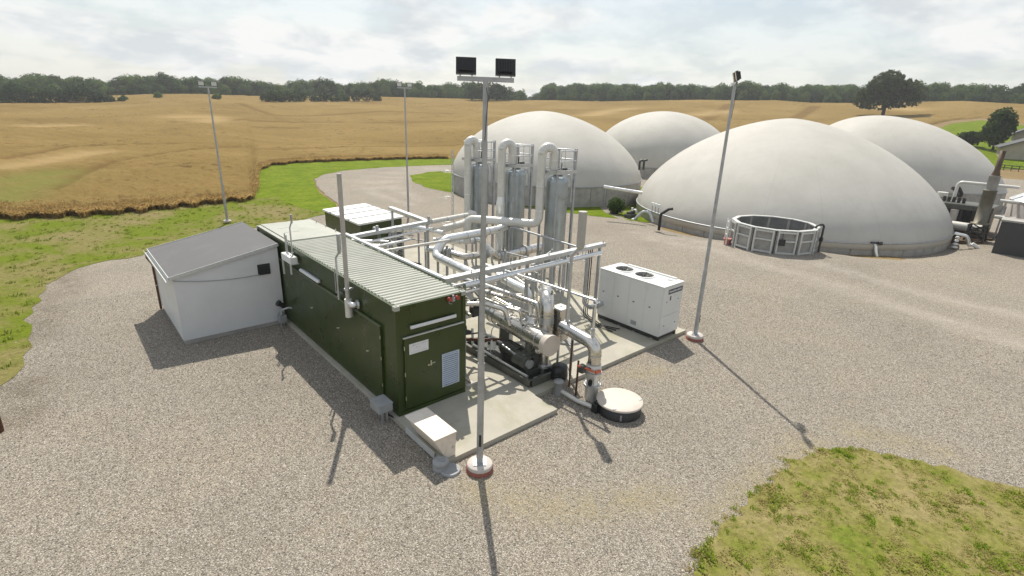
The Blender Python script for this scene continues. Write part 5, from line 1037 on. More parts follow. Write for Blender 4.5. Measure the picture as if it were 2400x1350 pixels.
# ------------------------------------------------------------------ gas domes on concrete tanks
def dome(x, y, Rb, h, n, z0, wall, off, label, panels, rim=.0, mat='concrete_dark', band=.45):
    t = thing('gas_dome', label, 'gas dome', (x, y, z0), 'pale membrane domes of the biogas tanks')
    m = MB(); vs = []; fs = []; N = 96; K = 26; zr = z0 + wall
    for j in range(K + 1):
        a = (j / K) * math.pi / 2; r = Rb * max(math.cos(a), 0) ** (2 / n); s_ = math.sin(a) ** (2 / n)
        for i in range(N):
            q = i / N * 2 * math.pi; vs.append((x + off[0] * s_ + r * math.cos(q), y + off[1] * s_ + r * math.sin(q), zr + h * s_))
    for j in range(K):
        for i in range(N): i2 = (i + 1) % N; fs.append((j * N + i, j * N + i2, (j + 1) * N + i2, (j + 1) * N + i))
    m.add(vs, fs, True); m.build('membrane', 'membrane', t)
    c = (x, y, zr)
    MB().lathe(c, [(Rb + .02, .03), (Rb + .09, .02), (Rb + .10, -.06), (Rb + .04, -.07)], N, True, False).build('clamp_rail', 'galv_dull', t)
    if band: MB().lathe(c, [(Rb + .03, -.075), (Rb + .05, -band), (Rb + .015, -band - .01)], N, True, False).build('skirt', 'membrane', t)
    for k in range(panels):
        a0, a1 = 2 * math.pi * k / panels, 2 * math.pi * (k + 1) / panels; g = .02 / Rb; q = MB(); pts = []
        for a in np.linspace(a0 + g, a1 - g, 4): pts.append((math.cos(a), math.sin(a)))
        vs = [(x + u * r_, y + v * r_, z) for z in (z0 - .5, zr - .08 if not band else zr - band + .0) for r_ in (Rb - .22, Rb + .012) for u, v in pts]
        fs = []
        for i in range(3): fs += [(4 + i, 5 + i, 13 + i, 12 + i), (8 + i, 12 + i, 13 + i, 9 + i), (1 + i, i, 8 + i, 9 + i)]
        fs += [(0, 4, 12, 8), (7, 3, 11, 15)]; q.add(vs, fs); q.build('wall_panel', mat, t)
    MB().lathe((x, y, 0), [(Rb - .06, z0 - .5), (Rb - .06, zr - .09)], 72, False, False).build('joint_core', 'concrete_inner', t)
    return t
d1 = dome(46.3, 8.95, 13.4, 8.44, 1.62, -.6, 1.05, (1.6, 1.0), 'largest pale gas dome, standing behind the open concrete ring tank', 40, band=.5)
d2 = dome(37.18, 32.0, 10.86, 6.91, 1.72, -.15, 2.0, (.14, .98), 'pale gas dome right behind the three tall filter vessels', 36, band=0)
d3 = dome(69.5, 38.2, 11.2, 7.86, 1.93, -.15, 1.6, (0, .1), 'pale gas dome farthest back, between two nearer domes', 36, band=0)
d4 = dome(74.24, 6.47, 10.42, 7.76, 2.0, -.15, 2.0, (-.41, 3.41), 'pale gas dome behind the largest one, nearest to the houses', 36, band=0)
def on_dome(cx, cy, Rb, px): pass
# fittings on the dome skirts
def curved_hose(pts, r, label, name='hose', mat='black_rubber', cat='hose'):
    return solo(MB().tube(pts, r, 10, .25), name, mat, label, cat, pts[0])
h0 = (29.697, 11.143, 1.099)
curved_hose([(h0[0], h0[1], .0), (h0[0], h0[1], 1.3), (h0[0] + .35, h0[1] - .45, 1.75), (h0[0] + .55, h0[1] - .7, 1.8)], .11, 'black hose bent over the skirt of the largest dome at its left end')
for k, (px_, lb) in enumerate(((0, 'left'), (1, 'middle'), (2, 'right'))):
    p = ((30.14, 12.287, 1.843), (30.108, 11.975, 1.824), (30.076, 11.66, 1.772))[k]
    t = thing('pressure_box', lb + ' one of three small white boxes on the largest dome', 'gauge box', p, 'small white boxes on the dome')
    MB().box(p[0] - .12, p[0] + .12, p[1] - .1, p[1] + .1, p[2] - .05, p[2] + .18).build('box', 'white_paint', t); MB().tube([(p[0], p[1], p[2] - .06), (p[0], p[1], p[2] - .75)], .03, 6).build('stem', 'grey_plastic', t)
p = (33.124, 15.332, -0.441); t = thing('dome_pipe', 'arched grey pipe with a white end at the left foot of the largest dome', 'pipe', p)
MB().tube([(p[0] - .3, p[1] + .5, p[2] + .15), (p[0], p[1], p[2] + .9), (p[0] + .1, p[1] - .7, p[2] + 1.05), (p[0] + .1, p[1] - 1.2, p[2] + .2)], .14, 12, .5).build('pipe', 'galv', t); MB().tube([(p[0] - .5, p[1] + .85, p[2] + .0), (p[0] - .3, p[1] + .5, p[2] + .16)], .17, 12).build('end', 'white_paint', t)
p = (38.08, -1.828, -0.559); t = thing('dome_pipe', 'white elbow pipe coming down the near foot of the largest dome', 'pipe', p)
MB().tube([(p[0] + .2, p[1] + .6, p[2] + 1.0), (p[0] - .05, p[1] + .15, p[2] + .95), (p[0] - .1, p[1], p[2] + .4), (p[0] - .1, p[1] - .2, p[2] - .1)], .13, 12, .3).build('pipe', 'alu', t); MB().tube([(p[0] - .4, p[1] + .35, p[2] + 1.1), (p[0] + .1, p[1] + .05, p[2] + 1.05)], .07, 8).tube([(p[0] + .05, p[1] - .0, p[2] + 1.05), (p[0] + .15, p[1] - .2, p[2] + 1.1)], .16, 12).build('valve', 'dark_steel', t)
p = (46.991, -4.855, -0.577); t = thing('dome_pipe', 'bent pipe and ribbed white insulator at the far right foot of the largest dome', 'pipe', p)
MB().tube([(p[0] + .3, p[1] + .3, p[2] + 1.2), (p[0] + .5, p[1] - .5, p[2] + 1.1), (p[0] + .6, p[1] - .8, p[2] + .3)], .13, 12, .4).build('pipe', 'alu', t)
m = MB()
for k in range(4): m.lathe((p[0] - .1, p[1], p[2] + .1 + .26 * k), [(.1, 0), (.22 - .03 * k, .05), (.22 - .03 * k, .12), (.1, .18)], 14)
m.build('ribbed_cap', 'white_paint', t); MB().tube([(p[0] + .55, p[1] - .9, p[2] + .55), (p[0] + .7, p[1] - 1.3, p[2] + .3)], .15, 12).build('spout', 'white_paint', t)
q = (34.316, 16.449, 2.408); t = pipe_thing('bridge_pipe', 'white pipe bridging the gap between two gas domes', 'pipe', [([(30.273, 17.646, 2.638), (30.51, 17.352, 2.585), (31.892, 14.681, 2.358)], .14, 0)], 'alu')
MB().tube([(*(35.058, 21.315), -.15), ((35.058, 21.315)[0], (35.058, 21.315)[1], 2.0)], .07, 8).build('support', 'galv_dull', t)
for k, pp in enumerate((((34.466, 17.101, 3.95), (34.459, 17.11, 4.754)), ((34.687, 16.791, 3.972), (34.677, 16.805, 4.812)))):
    a, b = pp; curved_hose([a, (b[0], b[1], b[2] - .3), b, (b[0] + .25, b[1] - .15, b[2] + .05)], .10, ['left', 'right'][k] + ' of two dark bent vent hoses at the edge of the dome behind the vessels', 'vent_hose', 'dark_steel')
for k, pp in enumerate((((64.072, -1.2, 1.711), (64.092, -1.328, 2.037), (64.046, -1.04, 2.529)), ((64.13, -1.576, 1.716), (64.148, -1.692, 2.083), (64.096, -1.351, 2.653)))):
    curved_hose(list(pp) + [(pp[2][0] - .2, pp[2][1] + .2, pp[2][2] + .1)], .17, ['left', 'right'][k] + ' of two black hoses on the dome behind the tall stack', 'vent_hose')

# ------------------------------------------------------------------ open concrete ring tank
oc = (np.array((29.545, 5.032)) + np.array((32.093, -0.067))) / 2 + np.array((.25, .35)); oR = 2.72; oz = .33; oh = 1.58
t = thing('ring_tank', 'open twelve-sided concrete ring tank on the gravel before the largest dome', 'concrete tank', (*oc, oz))
NS = 12; A_ = [2 * math.pi * (k + .5) / NS + .2 for k in range(NS)]
for k in range(NS):
    a0, a1 = A_[k], A_[(k + 1) % NS] if k < NS - 1 else A_[0] + 2 * math.pi
    def pt(a, r, z): return (oc[0] + r * math.cos(a), oc[1] + r * math.sin(a), z)
    gap = .012
    m = MB(); m.hexa([pt(a0 + gap, oR - .14, oz - .5), pt(a0 + gap, oR, oz - .5), pt(a1 - gap, oR, oz - .5), pt(a1 - gap, oR - .14, oz - .5), pt(a0 + gap, oR - .14, oz + oh), pt(a0 + gap, oR, oz + oh), pt(a1 - gap, oR, oz + oh), pt(a1 - gap, oR - .14, oz + oh)])
    pn = m.build('wall_panel', 'concrete_dark', t)
    for zz, hh in ((oz + oh - .09, .12), (oz + oh * .58, .10), (oz + .12, .12)): sub(MB().beam(pt(a0 + .075, oR + .045, zz), pt(a1 - .075, oR + .045, zz), .09, hh), 'rib', 'trim', pn)
    for q_ in (-.06, .06): MB().beam(pt(a0 + q_, oR + .05, oz - .3), pt(a0 + q_, oR + .05, oz + oh), .11, .11, (math.cos(a0), math.sin(a0), 0)).build('buttress', 'trim', t)
    MB().hexa([pt(a0 + .004, oR - .20, oz + oh + .002), pt(a0 + .004, oR + .10, oz + oh + .002), pt(a1 - .004, oR + .10, oz + oh + .002), pt(a1 - .004, oR - .20, oz + oh + .002), pt(a0 + .004, oR - .20, oz + oh + .06), pt(a0 + .004, oR + .10, oz + oh + .06), pt(a1 - .004, oR + .10, oz + oh + .06), pt(a1 - .004, oR - .20, oz + oh + .06)]).build('coping', 'trim', t)
MB().lathe((*oc, oz), [(oR - .16, -.05), (oR - .16, oh - .02)], 12, False, False).build('inner_lining', 'concrete_inner', t); MB().lathe((*oc, oz), [(oR - .17, -.3), (0, -.3)], 24, False, False).build('floor', 'concrete_inner', t)
lx = Vector((*(29.252, 5.072), oz)); dv = Vector((lx.x - oc[0], lx.y - oc[1], 0)).normalized(); sd = Vector((-dv.y, dv.x, 0)); lx = Vector((oc[0], oc[1], oz)) + dv * (oR + .35)
t = thing('ladder', 'short pale ladder standing against the open ring tank', 'ladder', lx)
for s_ in (-.28, .28): MB().beam(lx + sd * s_ - Vector((0, 0, .2)), lx + sd * s_ + Vector((0, 0, oh + .1)), .07, .07, dv).build('side_rail', 'white_paint', t)
for z in (.15, .6, 1.05, 1.5): MB().beam(lx - sd * .25 + Vector((0, 0, z)), lx + sd * .25 + Vector((0, 0, z)), .05, .08).build('rung', 'white_paint', t)
p = (29.156, 5.087, 0.182); t = thing('bucket', 'faded pink plastic bucket at the foot of the ladder', 'bucket', p)
MB().lathe(p, [(.20, 0), (.26, .42), (.29, .42), (.29, .45), (.25, .45), (.19, .05), (0, .05)], 20).build('body', 'pink', t); MB().tube([(p[0] - .27, p[1], p[2] + .42), (p[0] - .2, p[1], p[2] + .58), (p[0] + .2, p[1], p[2] + .58), (p[0] + .27, p[1], p[2] + .42)], .012, 6, .08).build('handle', 'galv', t)
th = 2.62; a = math.atan2(*( (np.array((CX, CY)) - oc)[::-1])) + .22
p = Vector((oc[0] + (oR + .12) * math.cos(a), oc[1] + (oR + .12) * math.sin(a), oz + .85)); t = thing('control_box', 'small black box fixed to the outside of the ring tank', 'control box', p); dv = Vector((math.cos(a), math.sin(a), 0))
MB().beam(p - Vector((0, 0, .2)), p + Vector((0, 0, .2)), .4, .16, dv).build('box', 'black', t); MB().tube([p + Vector((0, 0, .2)), p + Vector((0, 0, .6)) - dv * .03], .02, 6).build('conduit', 'black', t)
a = math.atan2(*((np.array((32.093, -0.067)) - oc)[::-1])); p = Vector((oc[0] + (oR + .25) * math.cos(a), oc[1] + (oR + .25) * math.sin(a), oz))
t = thing('hose_stand', 'dark hose bent over the right rim of the ring tank', 'hose', p)
MB().tube([p, p + Vector((0, 0, oh + .35)), p + Vector((-.45, .3, oh + .25)), p + Vector((-.55, .35, oh - .2))], .07, 10, .25).build('hose', 'dark_steel', t); MB().box(p.x - .1, p.x + .1, p.y - .1, p.y + .1, oz + .75, oz + 1.0).build('valve', 'black', t)

# ------------------------------------------------------------------ stack, dark box, round tank and machinery at the right edge
p = Vector((50.6, -5.45, tz(50.6, -5.45)))
def zrow(py): pass
z1, z2, z3, z4 = 1.167, 3.894, 5.048, 7.035
t = thing('flue_stack', 'weathered grey flue stack with a thin rusty top on a lattice stand', 'flue stack', p)
m = MB(); w = .62
for a_ in (-w, w):
    for b_ in (-w, w): m.beam((p.x + a_, p.y + b_, p.z - .1), (p.x + a_ * .85, p.y + b_ * .85, z1), .12, .12)
cs = [(-w, -w), (w, -w), (w, w), (-w, w)]
for k in range(4):
    a_, b_ = cs[k], cs[(k + 1) % 4]; lo, mi, hi = p.z + .25, (p.z + z1) / 2 + .1, z1 - .08
    for u, v in ((lo, mi), (mi, hi)): m.beam((p.x + a_[0], p.y + a_[1], u), (p.x + b_[0], p.y + b_[1], v), .08, .08); m.beam((p.x + b_[0], p.y + b_[1], u), (p.x + a_[0], p.y + a_[1], v), .08, .08)
    m.beam((p.x + a_[0], p.y + a_[1], mi), (p.x + b_[0], p.y + b_[1], mi), .07, .07)
m.build('lattice_stand', 'dark_steel', t); MB().box(p.x - 1.1, p.x + 1.1, p.y - 1.1, p.y + 1.3, p.z - .2, p.z + .14).build('footing', 'rust', t)
m = MB(); m.lathe((p.x, p.y, 0), [(.62, z1), (.62, z1 + .08), (.44, z1 + .1), (.44, z2 - .02), (.48, z2), (.48, z2 + .06), (.37, z2 + .07)], 28); m.build('lower_drum', 'stack_metal', t)
MB().lathe((p.x, p.y, 0), [(.37, z2 + .07), (.37, z3), (.40, z3 + .01), (.40, z3 + .05)], 28).build('upper_drum', 'concrete_dark', t)
MB().lathe((p.x, p.y, 0), [(.30, z3 + .05), (.20, z3 + .45), (.19, z4), (.15, z4), (.15, z4 - .4)], 24, True, False).build('chimney', 'rust', t)
c0 = Vector((45.875, -7.19, -0.166)); dr = Vector((.07, -.997, 0)); df = Vector((.997, .07, 0)); hz = 2.360
t = thing('equipment_box', 'charcoal clad equipment box with a pale roof edge by the tall stack', 'equipment box', c0)
def hx8(o, u0, u1, v0, v1, z0, z1): return [o + dr * a + df * b + Vector((0, 0, z - o.z)) for z in (z0, z1) for a, b in ((u0, v0), (u1, v0), (u1, v1), (u0, v1))]
MB().hexa(hx8(c0, 0, 7, 0, 1.6, c0.z - .2, hz - .13)).build('wall', 'dark_box', t); MB().hexa(hx8(c0, -.06, 7.06, -.06, 1.66, hz - .128, hz)).build('roof', 'concrete_dark', t)
tc_ = Vector((55.4, -11.3, -.15)); tr = 5.0; zr_ = 3.1
t = thing('round_tank', 'round pale tank with a grey cone roof behind the charcoal box', 'tank', tc_)
MB().lathe((tc_.x, tc_.y, 0), [(tr, -.4), (tr, zr_)], 64, True, False).build('wall', 'concrete_pale', t)
MB().lathe((tc_.x, tc_.y, zr_ + .01), [(tr + .06, 0), (tr * .82, .62), (tr * .5, 1.25), (tr * .2, 1.62), (0, 1.7)], 64).build('roof', 'galv_dull', t); MB().lathe((tc_.x, tc_.y, zr_ + 1.66), [(.5, 0), (.5, .3), (0, .34)], 20).build('hatch', 'brown', t)
q = tc_ + Vector((-5.0, 4.2, 0)) ; t = thing('agitator', 'grey agitator motor on a bracket at the side of the round tank', 'motor', (tc_.x - tr - .2, tc_.y + 1.0, 2.0))
m = MB(); bx0 = Vector((tc_.x - tr - .25, tc_.y + 1.2, 2.2)); m.tube([bx0 + Vector((0, -1.3, .35)), bx0 + Vector((0, -1.3, 1.05))], .28, 16); m.tube([bx0, bx0 + Vector((0, -1.3, 0)), bx0 + Vector((0, -1.3, .4))], .12, 12, .2); m.build('motor', 'galv_dull', t); MB().bbox(bx0.x - .3, bx0.x + .24, bx0.y - .35, bx0.y + .35, bx0.z - .45, bx0.z + .25, .05).build('gearbox', 'dark_steel', t)
# machinery between dome and stack
t = thing('gas_cooler', 'dark machine with a pale pipe loop and white caps between dome and stack', 'gas cooler', (53.5, -3.6, -.15))
bx = Vector((53.2, -4.2, -.15))
MB().bbox(bx.x - .6, bx.x + 2.2, bx.y - 1.6, bx.y + 1.8, 1.9, 2.35, .06).build('top_deck', 'machine_grey', t)
m = MB()
for yy in (-1.3, -.4, .5, 1.4): m.tube([(bx.x - .2, bx.y + yy, .3), (bx.x - .2, bx.y + yy, 1.88)], .22, 14)
m.build('filter_bank', 'dark_steel', t); MB().box(bx.x + .1, bx.x + 2, bx.y - 1.5, bx.y + 1.7, -.2, 1.88).build('body', 'black', t)
MB().tube([(bx.x - .55, bx.y + .9, -.1), (bx.x - .55, bx.y + .9, 1.85)], .3, 16).build('white_column', 'concrete_pale', t)
MB().tube([(bx.x - 1.2, bx.y - 1.3, .55), (bx.x - 1.2, bx.y + 1.9, .55)], .38, 18).build('drum', 'alu_pale', t)
MB().tube([(bx.x + .6, bx.y + 1.4, 2.36), (bx.x + .6, bx.y + 1.4, 4.1), (bx.x + .6, bx.y - 2.6, 4.1)], .13, 14, .4).build('pipe_loop', 'alu_pale', t)
MB().tube([(bx.x + 1.4, bx.y + 2.4, 2.6), (bx.x + 1.4, bx.y + 2.4, 3.0)], .4, 16).build('cap', 'alu_pale', t)
m = MB()
for k in range(5): m.tube([(bx.x + .3, bx.y + .6 + k * .35, 2.36), (bx.x + .3, bx.y + .6 + k * .35, 2.8)], .13, 10)
m.build('valve_row', 'dark_steel', t); MB().box(bx.x - 1.7, bx.x + 2.4, bx.y - 2.2, bx.y + 2.4, -.3, -.02).build('footing', 'rust', t)
t = pipe_thing('gas_pipe', 'pair of short pale pipes between the stack and the round tank', 'pipe', [([(52.6, -6.0, 3.0), (52.6, -8.2, 3.0)], .14, 0), ([(52.4, -6.0, 1.7), (52.4, -8.2, 1.7)], .14, 0)], 'alu_pale')
for y in (-6.4, -7.8): m = MB(); post(m, 52.6, y, 2.85, -.15, .12); m.build('support', 'galv_dull', t)
p = (33.095, 16.469, -0.322); t = thing('pump_set', 'small dark pump set with white caps in front of the green shrub', 'pump', p)
m = MB(); m.bbox(p[0] - .7, p[0] + .5, p[1] - .3, p[1] + .3, p[2], p[2] + .45, .05); m.tube([(p[0] - .5, p[1], p[2] + .5), (p[0] + .4, p[1], p[2] + .62)], .16, 12); m.build('body', 'dark_steel', t); MB().tube([(p[0] + .4, p[1], p[2] + .62), (p[0] + .6, p[1], p[2] + .66)], .19, 12).tube([(p[0] + .1, p[1], p[2] + .6), (p[0] + .1, p[1], p[2] + 1.0)], .1, 10).build('cap', 'white_paint', t)
p = Vector((-9.022, 6.337, -0.15)); t = thing('timber_post', 'dark weathered timber post at the edge of the gravel, cut by the frame', 'post', p)
zt_ = p.z + 1.15
m = MB(); m.tube([p - Vector((0, 0, .2)), p + Vector((.02, 0, .6)), Vector((p.x - .03, p.y, zt_))], .12, 12, .2, r2=.1); m.build('post', 'brown', t); MB().ring((p.x - .02, p.y, zt_ - .1), (0, 0, 1), .125, .06).build('band', 'rust', t)

# ------------------------------------------------------------------ far houses
def house(name, label, p, ang, w, d, hw, hr, wins):
    t = thing(name, label, 'house', p); e = Vector((math.cos(ang), math.sin(ang), 0)); f = Vector((-e.y, e.x, 0)); p = Vector(p)
    def q(u, v, z): return p + e * u + f * v + Vector((0, 0, z))
    MB().hexa([q(0, 0, -.8), q(w, 0, -.8), q(w, d, -.8), q(0, d, -.8), q(0, 0, hw), q(w, 0, hw), q(w, d, hw), q(0, d, hw)]).add([q(0, 0, hw), q(w, 0, hw), q(w / 2, 0, hw + hr), q(0, d, hw), q(w, d, hw), q(w / 2, d, hw + hr)], [(0, 1, 2), (5, 4, 3)]).build('wall', 'house_wall', t)
    o = .7; k = hr / (w / 2)
    for s_ in (0, 1):
        u0 = -o if s_ == 0 else w + o; z0 = hw - o * k + .05
        MB().hexa([q(u0, -o, z0), q(w / 2, -o, hw + hr + .05), q(w / 2, d + o, hw + hr + .05), q(u0, d + o, z0), q(u0, -o, z0 + .2), q(w / 2, -o, hw + hr + .25), q(w / 2, d + o, hw + hr + .25), q(u0, d + o, z0 + .2)]).build('roof', 'house_roof', t)
    for u, z in wins:
        wn_ = MB().hexa([q(u, -.08, z), q(u + .9, -.08, z), q(u + .9, .0, z), q(u, .0, z), q(u, -.08, z + 1.1), q(u + .9, -.08, z + 1.1), q(u + .9, .0, z + 1.1), q(u, .0, z + 1.1)]).build('window', 'window', t)
        sub(MB().beam(q(u - .08, -.09, z - .06), q(u + .98, -.09, z - .06), .1, .1).beam(q(u - .08, -.09, z + 1.15), q(u + .98, -.09, z + 1.15), .1, .1), 'frame', 'trim', wn_)
    return t
b0 = Vector((150.531, 6.9, 2.094)); 
house('bungalow', 'low house with a pale grey sheet roof beyond the domes', b0, R(-76), 9.0, 7, 2.5, 1.9, [(5.0, .9), (6.1, .9)])
b1 = Vector((166.56, 7.447, 3.696)); house('farmhouse', 'grey gabled house partly hidden behind the low house', b1, R(-80), 11, 9, 3.6, 3.0, [(5.5, 1.2)])
t = thing('fence', 'low dark rail fence along the far lawn in front of the house', 'fence', (135.475, 3.899, 0.717))
fa, fb = Vector((135.807, 5.043, 0.75)), Vector((133.103, -4.033, 0.572))
for k in range(9): c = fa.lerp(fb, k / 8); MB().beam(c - Vector((0, 0, .2)), c + Vector((0, 0, 1.0)), .14, .14).build('post', 'dark_steel', t)
for z in (.45, .9): MB().beam(fa + Vector((0, 0, z)), fb + Vector((0, 0, z)), .06, .14).build('rail', 'dark_steel', t)

# ------------------------------------------------------------------ trees: trunk, limbs and crowns made of many leaf clumps
def crown(lobes, n, leaf, mat, name='crown', seed=1, flat=.6):
    g = np.random.default_rng(seed); L_ = np.array(lobes, float); vol = L_[:, 3] * L_[:, 4] * L_[:, 5]; pick = g.choice(len(L_), n, p=vol / vol.sum()); l = L_[pick]
    d = g.normal(size=(n, 3)); d /= np.linalg.norm(d, axis=1)[:, None]; r = g.uniform(.45, 1.0, n) ** .45
    r *= 1 + .16 * np.sin(d[:, 0] * 5 + pick) * np.sin(d[:, 1] * 6 + pick * 2) + .1 * np.sin(d[:, 2] * 9 + d[:, 0] * 7)
    c = l[:, :3] + d * l[:, 3:6] * r[:, None]
    nr = d * flat + g.normal(size=(n, 3)) * .55; nr /= np.linalg.norm(nr, axis=1)[:, None]
    u = np.cross(nr, g.normal(size=(n, 3))); u /= np.linalg.norm(u, axis=1)[:, None]; v = np.cross(nr, u); s_ = leaf * g.uniform(.55, 1.25, n)[:, None]
    k = g.uniform(.5, .9, (n, 1))
    vs = np.stack([c - u * s_, c - v * s_ * k + u * s_ * .15, c + u * s_ + nr * s_ * .12, c + v * s_ * k - u * s_ * .1], 1).reshape(-1, 3); fs = np.arange(4 * n).reshape(n, 4)
    me = bpy.data.meshes.new(name); me.vertices.add(4 * n); me.vertices.foreach_set('co', vs.astype(np.float32).ravel()); me.loops.add(4 * n); me.loops.foreach_set('vertex_index', fs.astype(np.int32).ravel())
    me.polygons.add(n); me.polygons.foreach_set('loop_start', np.arange(0, 4 * n, 4, dtype=np.int32)); me.update(calc_edges=True); me.materials.append(M[mat])
    o = bpy.data.objects.new(name, me); COL.objects.link(o); return o
def random_lobes(h, w, base, n, seed):
    g = random.Random(seed); out = [(0, 0, base + (h - base) * .5, w * .62, w * .62, (h - base) * .47)]
    for k in range(n):
        a = k * 2.4 + g.uniform(-.5, .5); q = g.uniform(.15, .95); r = w * g.uniform(.35, .72) * (1 - .55 * q); z = base + (h - base) * (.14 + .76 * q); s_ = w * g.uniform(.24, .42)
        out.append((r * math.cos(a), r * math.sin(a), z, s_, s_, s_ * .8))
    return out
def trunk(h, r, lobes, name='trunk'):
    m = MB(); m.tube([(0, 0, -.5), (r * .1, 0, h * .3), (-r * .15, r * .1, h * .62)], r, 9, r2=r * .55)
    for l in lobes[1:8]: m.tube([(0, 0, h * .3 + .3 * r), (l[0] * .55, l[1] * .55, l[2] * .8), (l[0], l[1], l[2])], r * .38, 6, r2=r * .1)
    return m.build(name, 'bark')
def tree(name, label, cat, p, h, w, base, n, leaf, mat, seed, group=None, rot=0, nl=9, tr=None, lobes=None):
    t = thing(name, label, cat, p, group); t.rotation_euler.z = rot
    lo = lobes or random_lobes(h, w, base, nl, seed); c = crown(lo, n, leaf, mat, 'crown', seed); c.parent = t; k = trunk(h * .75, tr or h * .02, lo); k.parent = t; return t
# the big oak in the field
p = Vector((257.83, 60.297, 11.099)); dd = math.hypot(p.x - CX, p.y - CY) * .985
ol = []
g_ = random.Random(4)
VS = .83
for (u, z, s_) in ((0, 12, 6.2), (-3.5, 13.5, 4.6), (3.6, 12.5, 4.8), (-.5, 17, 4.3), (-6.5, 9, 4.0), (7.6, 10.5, 3.8), (9.8, 12.4, 2.9), (-8.6, 6.0, 2.8), (-5.5, 5.0, 2.4), (5.0, 6.5, 3.2), (9.3, 7.2, 2.6), (2.0, 5.5, 2.6), (-2.2, 4.6, 2.2), (7.0, 14.6, 2.4), (-3.6, 17.2, 2.6), (1.8, 17.9, 2.6), (-9.8, 8.4, 2.0), (11.2, 9.2, 1.9)):
    az_ = math.atan2(p.x - CX, p.y - CY); k = dd / 268.0; v = g_.uniform(-4, 4); ol.append(((u * math.cos(az_) + v * math.sin(az_)) * k, (-u * math.sin(az_) + v * math.cos(az_)) * k, z * k * VS, s_ * k, s_ * k, s_ * .72 * k))
tree('oak_tree', 'large spreading oak standing alone in the wheat behind the right dome', 'tree', p, 20, 12, 4, 6500, .62, 'leaf_oak', 11, lobes=ol, tr=.75)
p = (162.743, 10.087, 3.383); tree('garden_tree', 'bushy fresh green tree beside the houses', 'tree', p, 9.4, 4.2, .8, 4200, .36, 'leaf_fresh', 12, nl=12, tr=.3)
p = (33.247, 18.344, -0.172); tree('round_shrub', 'clipped round green shrub on the lawn between two domes', 'shrub', p, 1.55, .98, .0, 2600, .075, 'leaf_fresh', 13, nl=5, tr=.05, lobes=[(0, 0, .72, .78, .78, .76), (.35, .2, .5, .5, .5, .45), (-.4, -.1, .45, .45, .45, .42)])
p = (165.691, 15.758, 3.701); tree('garden_bush', 'low dark bush on the lawn edge behind the right dome', 'bush', p, 3.5, 4, 0, 900, .4, 'leaf_oak', 14, nl=6, tr=.1)
ORD = ['first', 'second', 'third', 'fourth', 'fifth', 'sixth', 'seventh', 'eighth', 'ninth']
# hedges and bushes in the field
def bush_row(pxs, ytop, label, group, n_leaf, mat, seed): pass
ROW_A = [(-15.535, 270.813, 4.289), (-10.865, 271.37, 4.423), (-6.038, 271.914, 4.562), (-1.439, 272.222, 4.698), (3.648, 273.982, 4.989), (8.753, 272.64, 5.167), (13.11, 271.152, 5.324), (17.363, 270.657, 5.63), (21.247, 269.98, 5.93)]
HA = [6.8, 8.2, 6.4, 7.6, 6.0, 8.4, 5.6, 3.6, 2.4]
for i, (p, h) in enumerate(zip(ROW_A, HA)): tree('hedge_tree', (ORD[i] + ' dense tree from the left end of the far field hedge' if i < 7 else ['taller', 'lowest'][i - 7] + ' bush at the tip of the hedge in the far field'), 'tree', (p[0], p[1], p[2] - .7), h, h * .8, 0, 1300, .40, 'leaf_dark', 20 + i, 'hedge trees on the left of the field', nl=8)
ROW_B = [(71.529, 246.543, 8.034), (73.761, 243.245, 7.971), (77.331, 244.06, 8.074), (81.118, 245.278, 8.179), (85.104, 246.796, 8.285), (90.973, 255.328, 8.55)]
for i, p in enumerate(ROW_B): tree('field_bush', ORD[i] + ' bush from the left in the compact clump out in the wheat', 'bush', p, 5.2 - (.8 if i in (0, 5) else 0), 4.0, 0, 700, .36, 'leaf_dark', 40 + i, 'clump of bushes in the far field', nl=6)
ROW_C = [(96.994, 254.862, 8.752), (101.224, 253.797, 8.903), (105.97, 252.247, 9.077), (111.802, 253.935, 9.446), (116.878, 251.647, 9.642), (121.258, 249.701, 9.81), (127.071, 250.917, 10.194)]
for i, p in enumerate(ROW_C): tree('field_bush', ORD[i] + ' bush from the left in the long row along the far wheat edge', 'bush', p, (3.0, 4.2, 3.4, 3.2, 5.6, 5.2, 3.2)[i], 4.2, 0, 700, .36, 'leaf_dark', 50 + i, 'row of bushes along the far field', nl=6)
for i, (p, h, lb) in enumerate((((55.775, 261.569, 7.956), 3.2, 'single small bush in the field beside the far left floodlight pole'), ((36.052, 279.229, 7.807), 3.0, 'small bush at the end of the grass line in the far field'), ((23.092, 276.969, 6.499), 2.2, 'tiny bush in the wheat near the left hedge'))): tree('field_bush', lb, 'bush', p, h, h * .85, 0, 360, .4, 'leaf', 60 + i, nl=5)
ROW_D = [(185.435, 245.543, 12.554), (190.44, 243.996, 12.742), (194.959, 242.532, 12.912), (199.498, 241.013, 13.083), (204.062, 239.445, 13.256)]
for i, p in enumerate(ROW_D): tree('dark_tree', ORD[i] + ' tree from the left in the dark clump behind the nearest floodlight pole', 'tree', p, (9.6, 10.6, 11, 10, 8)[i], 5.6, 0, 700, .55, 'leaf_dark', 70 + i, 'dark clump of trees behind the pole', nl=8)
for i, p in enumerate(((211.698, 235.164, 13.561), (213.589, 233.484, 13.643))): tree('thin_tree', ('sparse tree standing in the gap of the woods, left one', 'sparse tree standing in the gap of the woods, right one')[i], 'tree', p, 5.8 + i, 2.6, .8, 130, .45, 'leaf', 80 + i, nl=5)

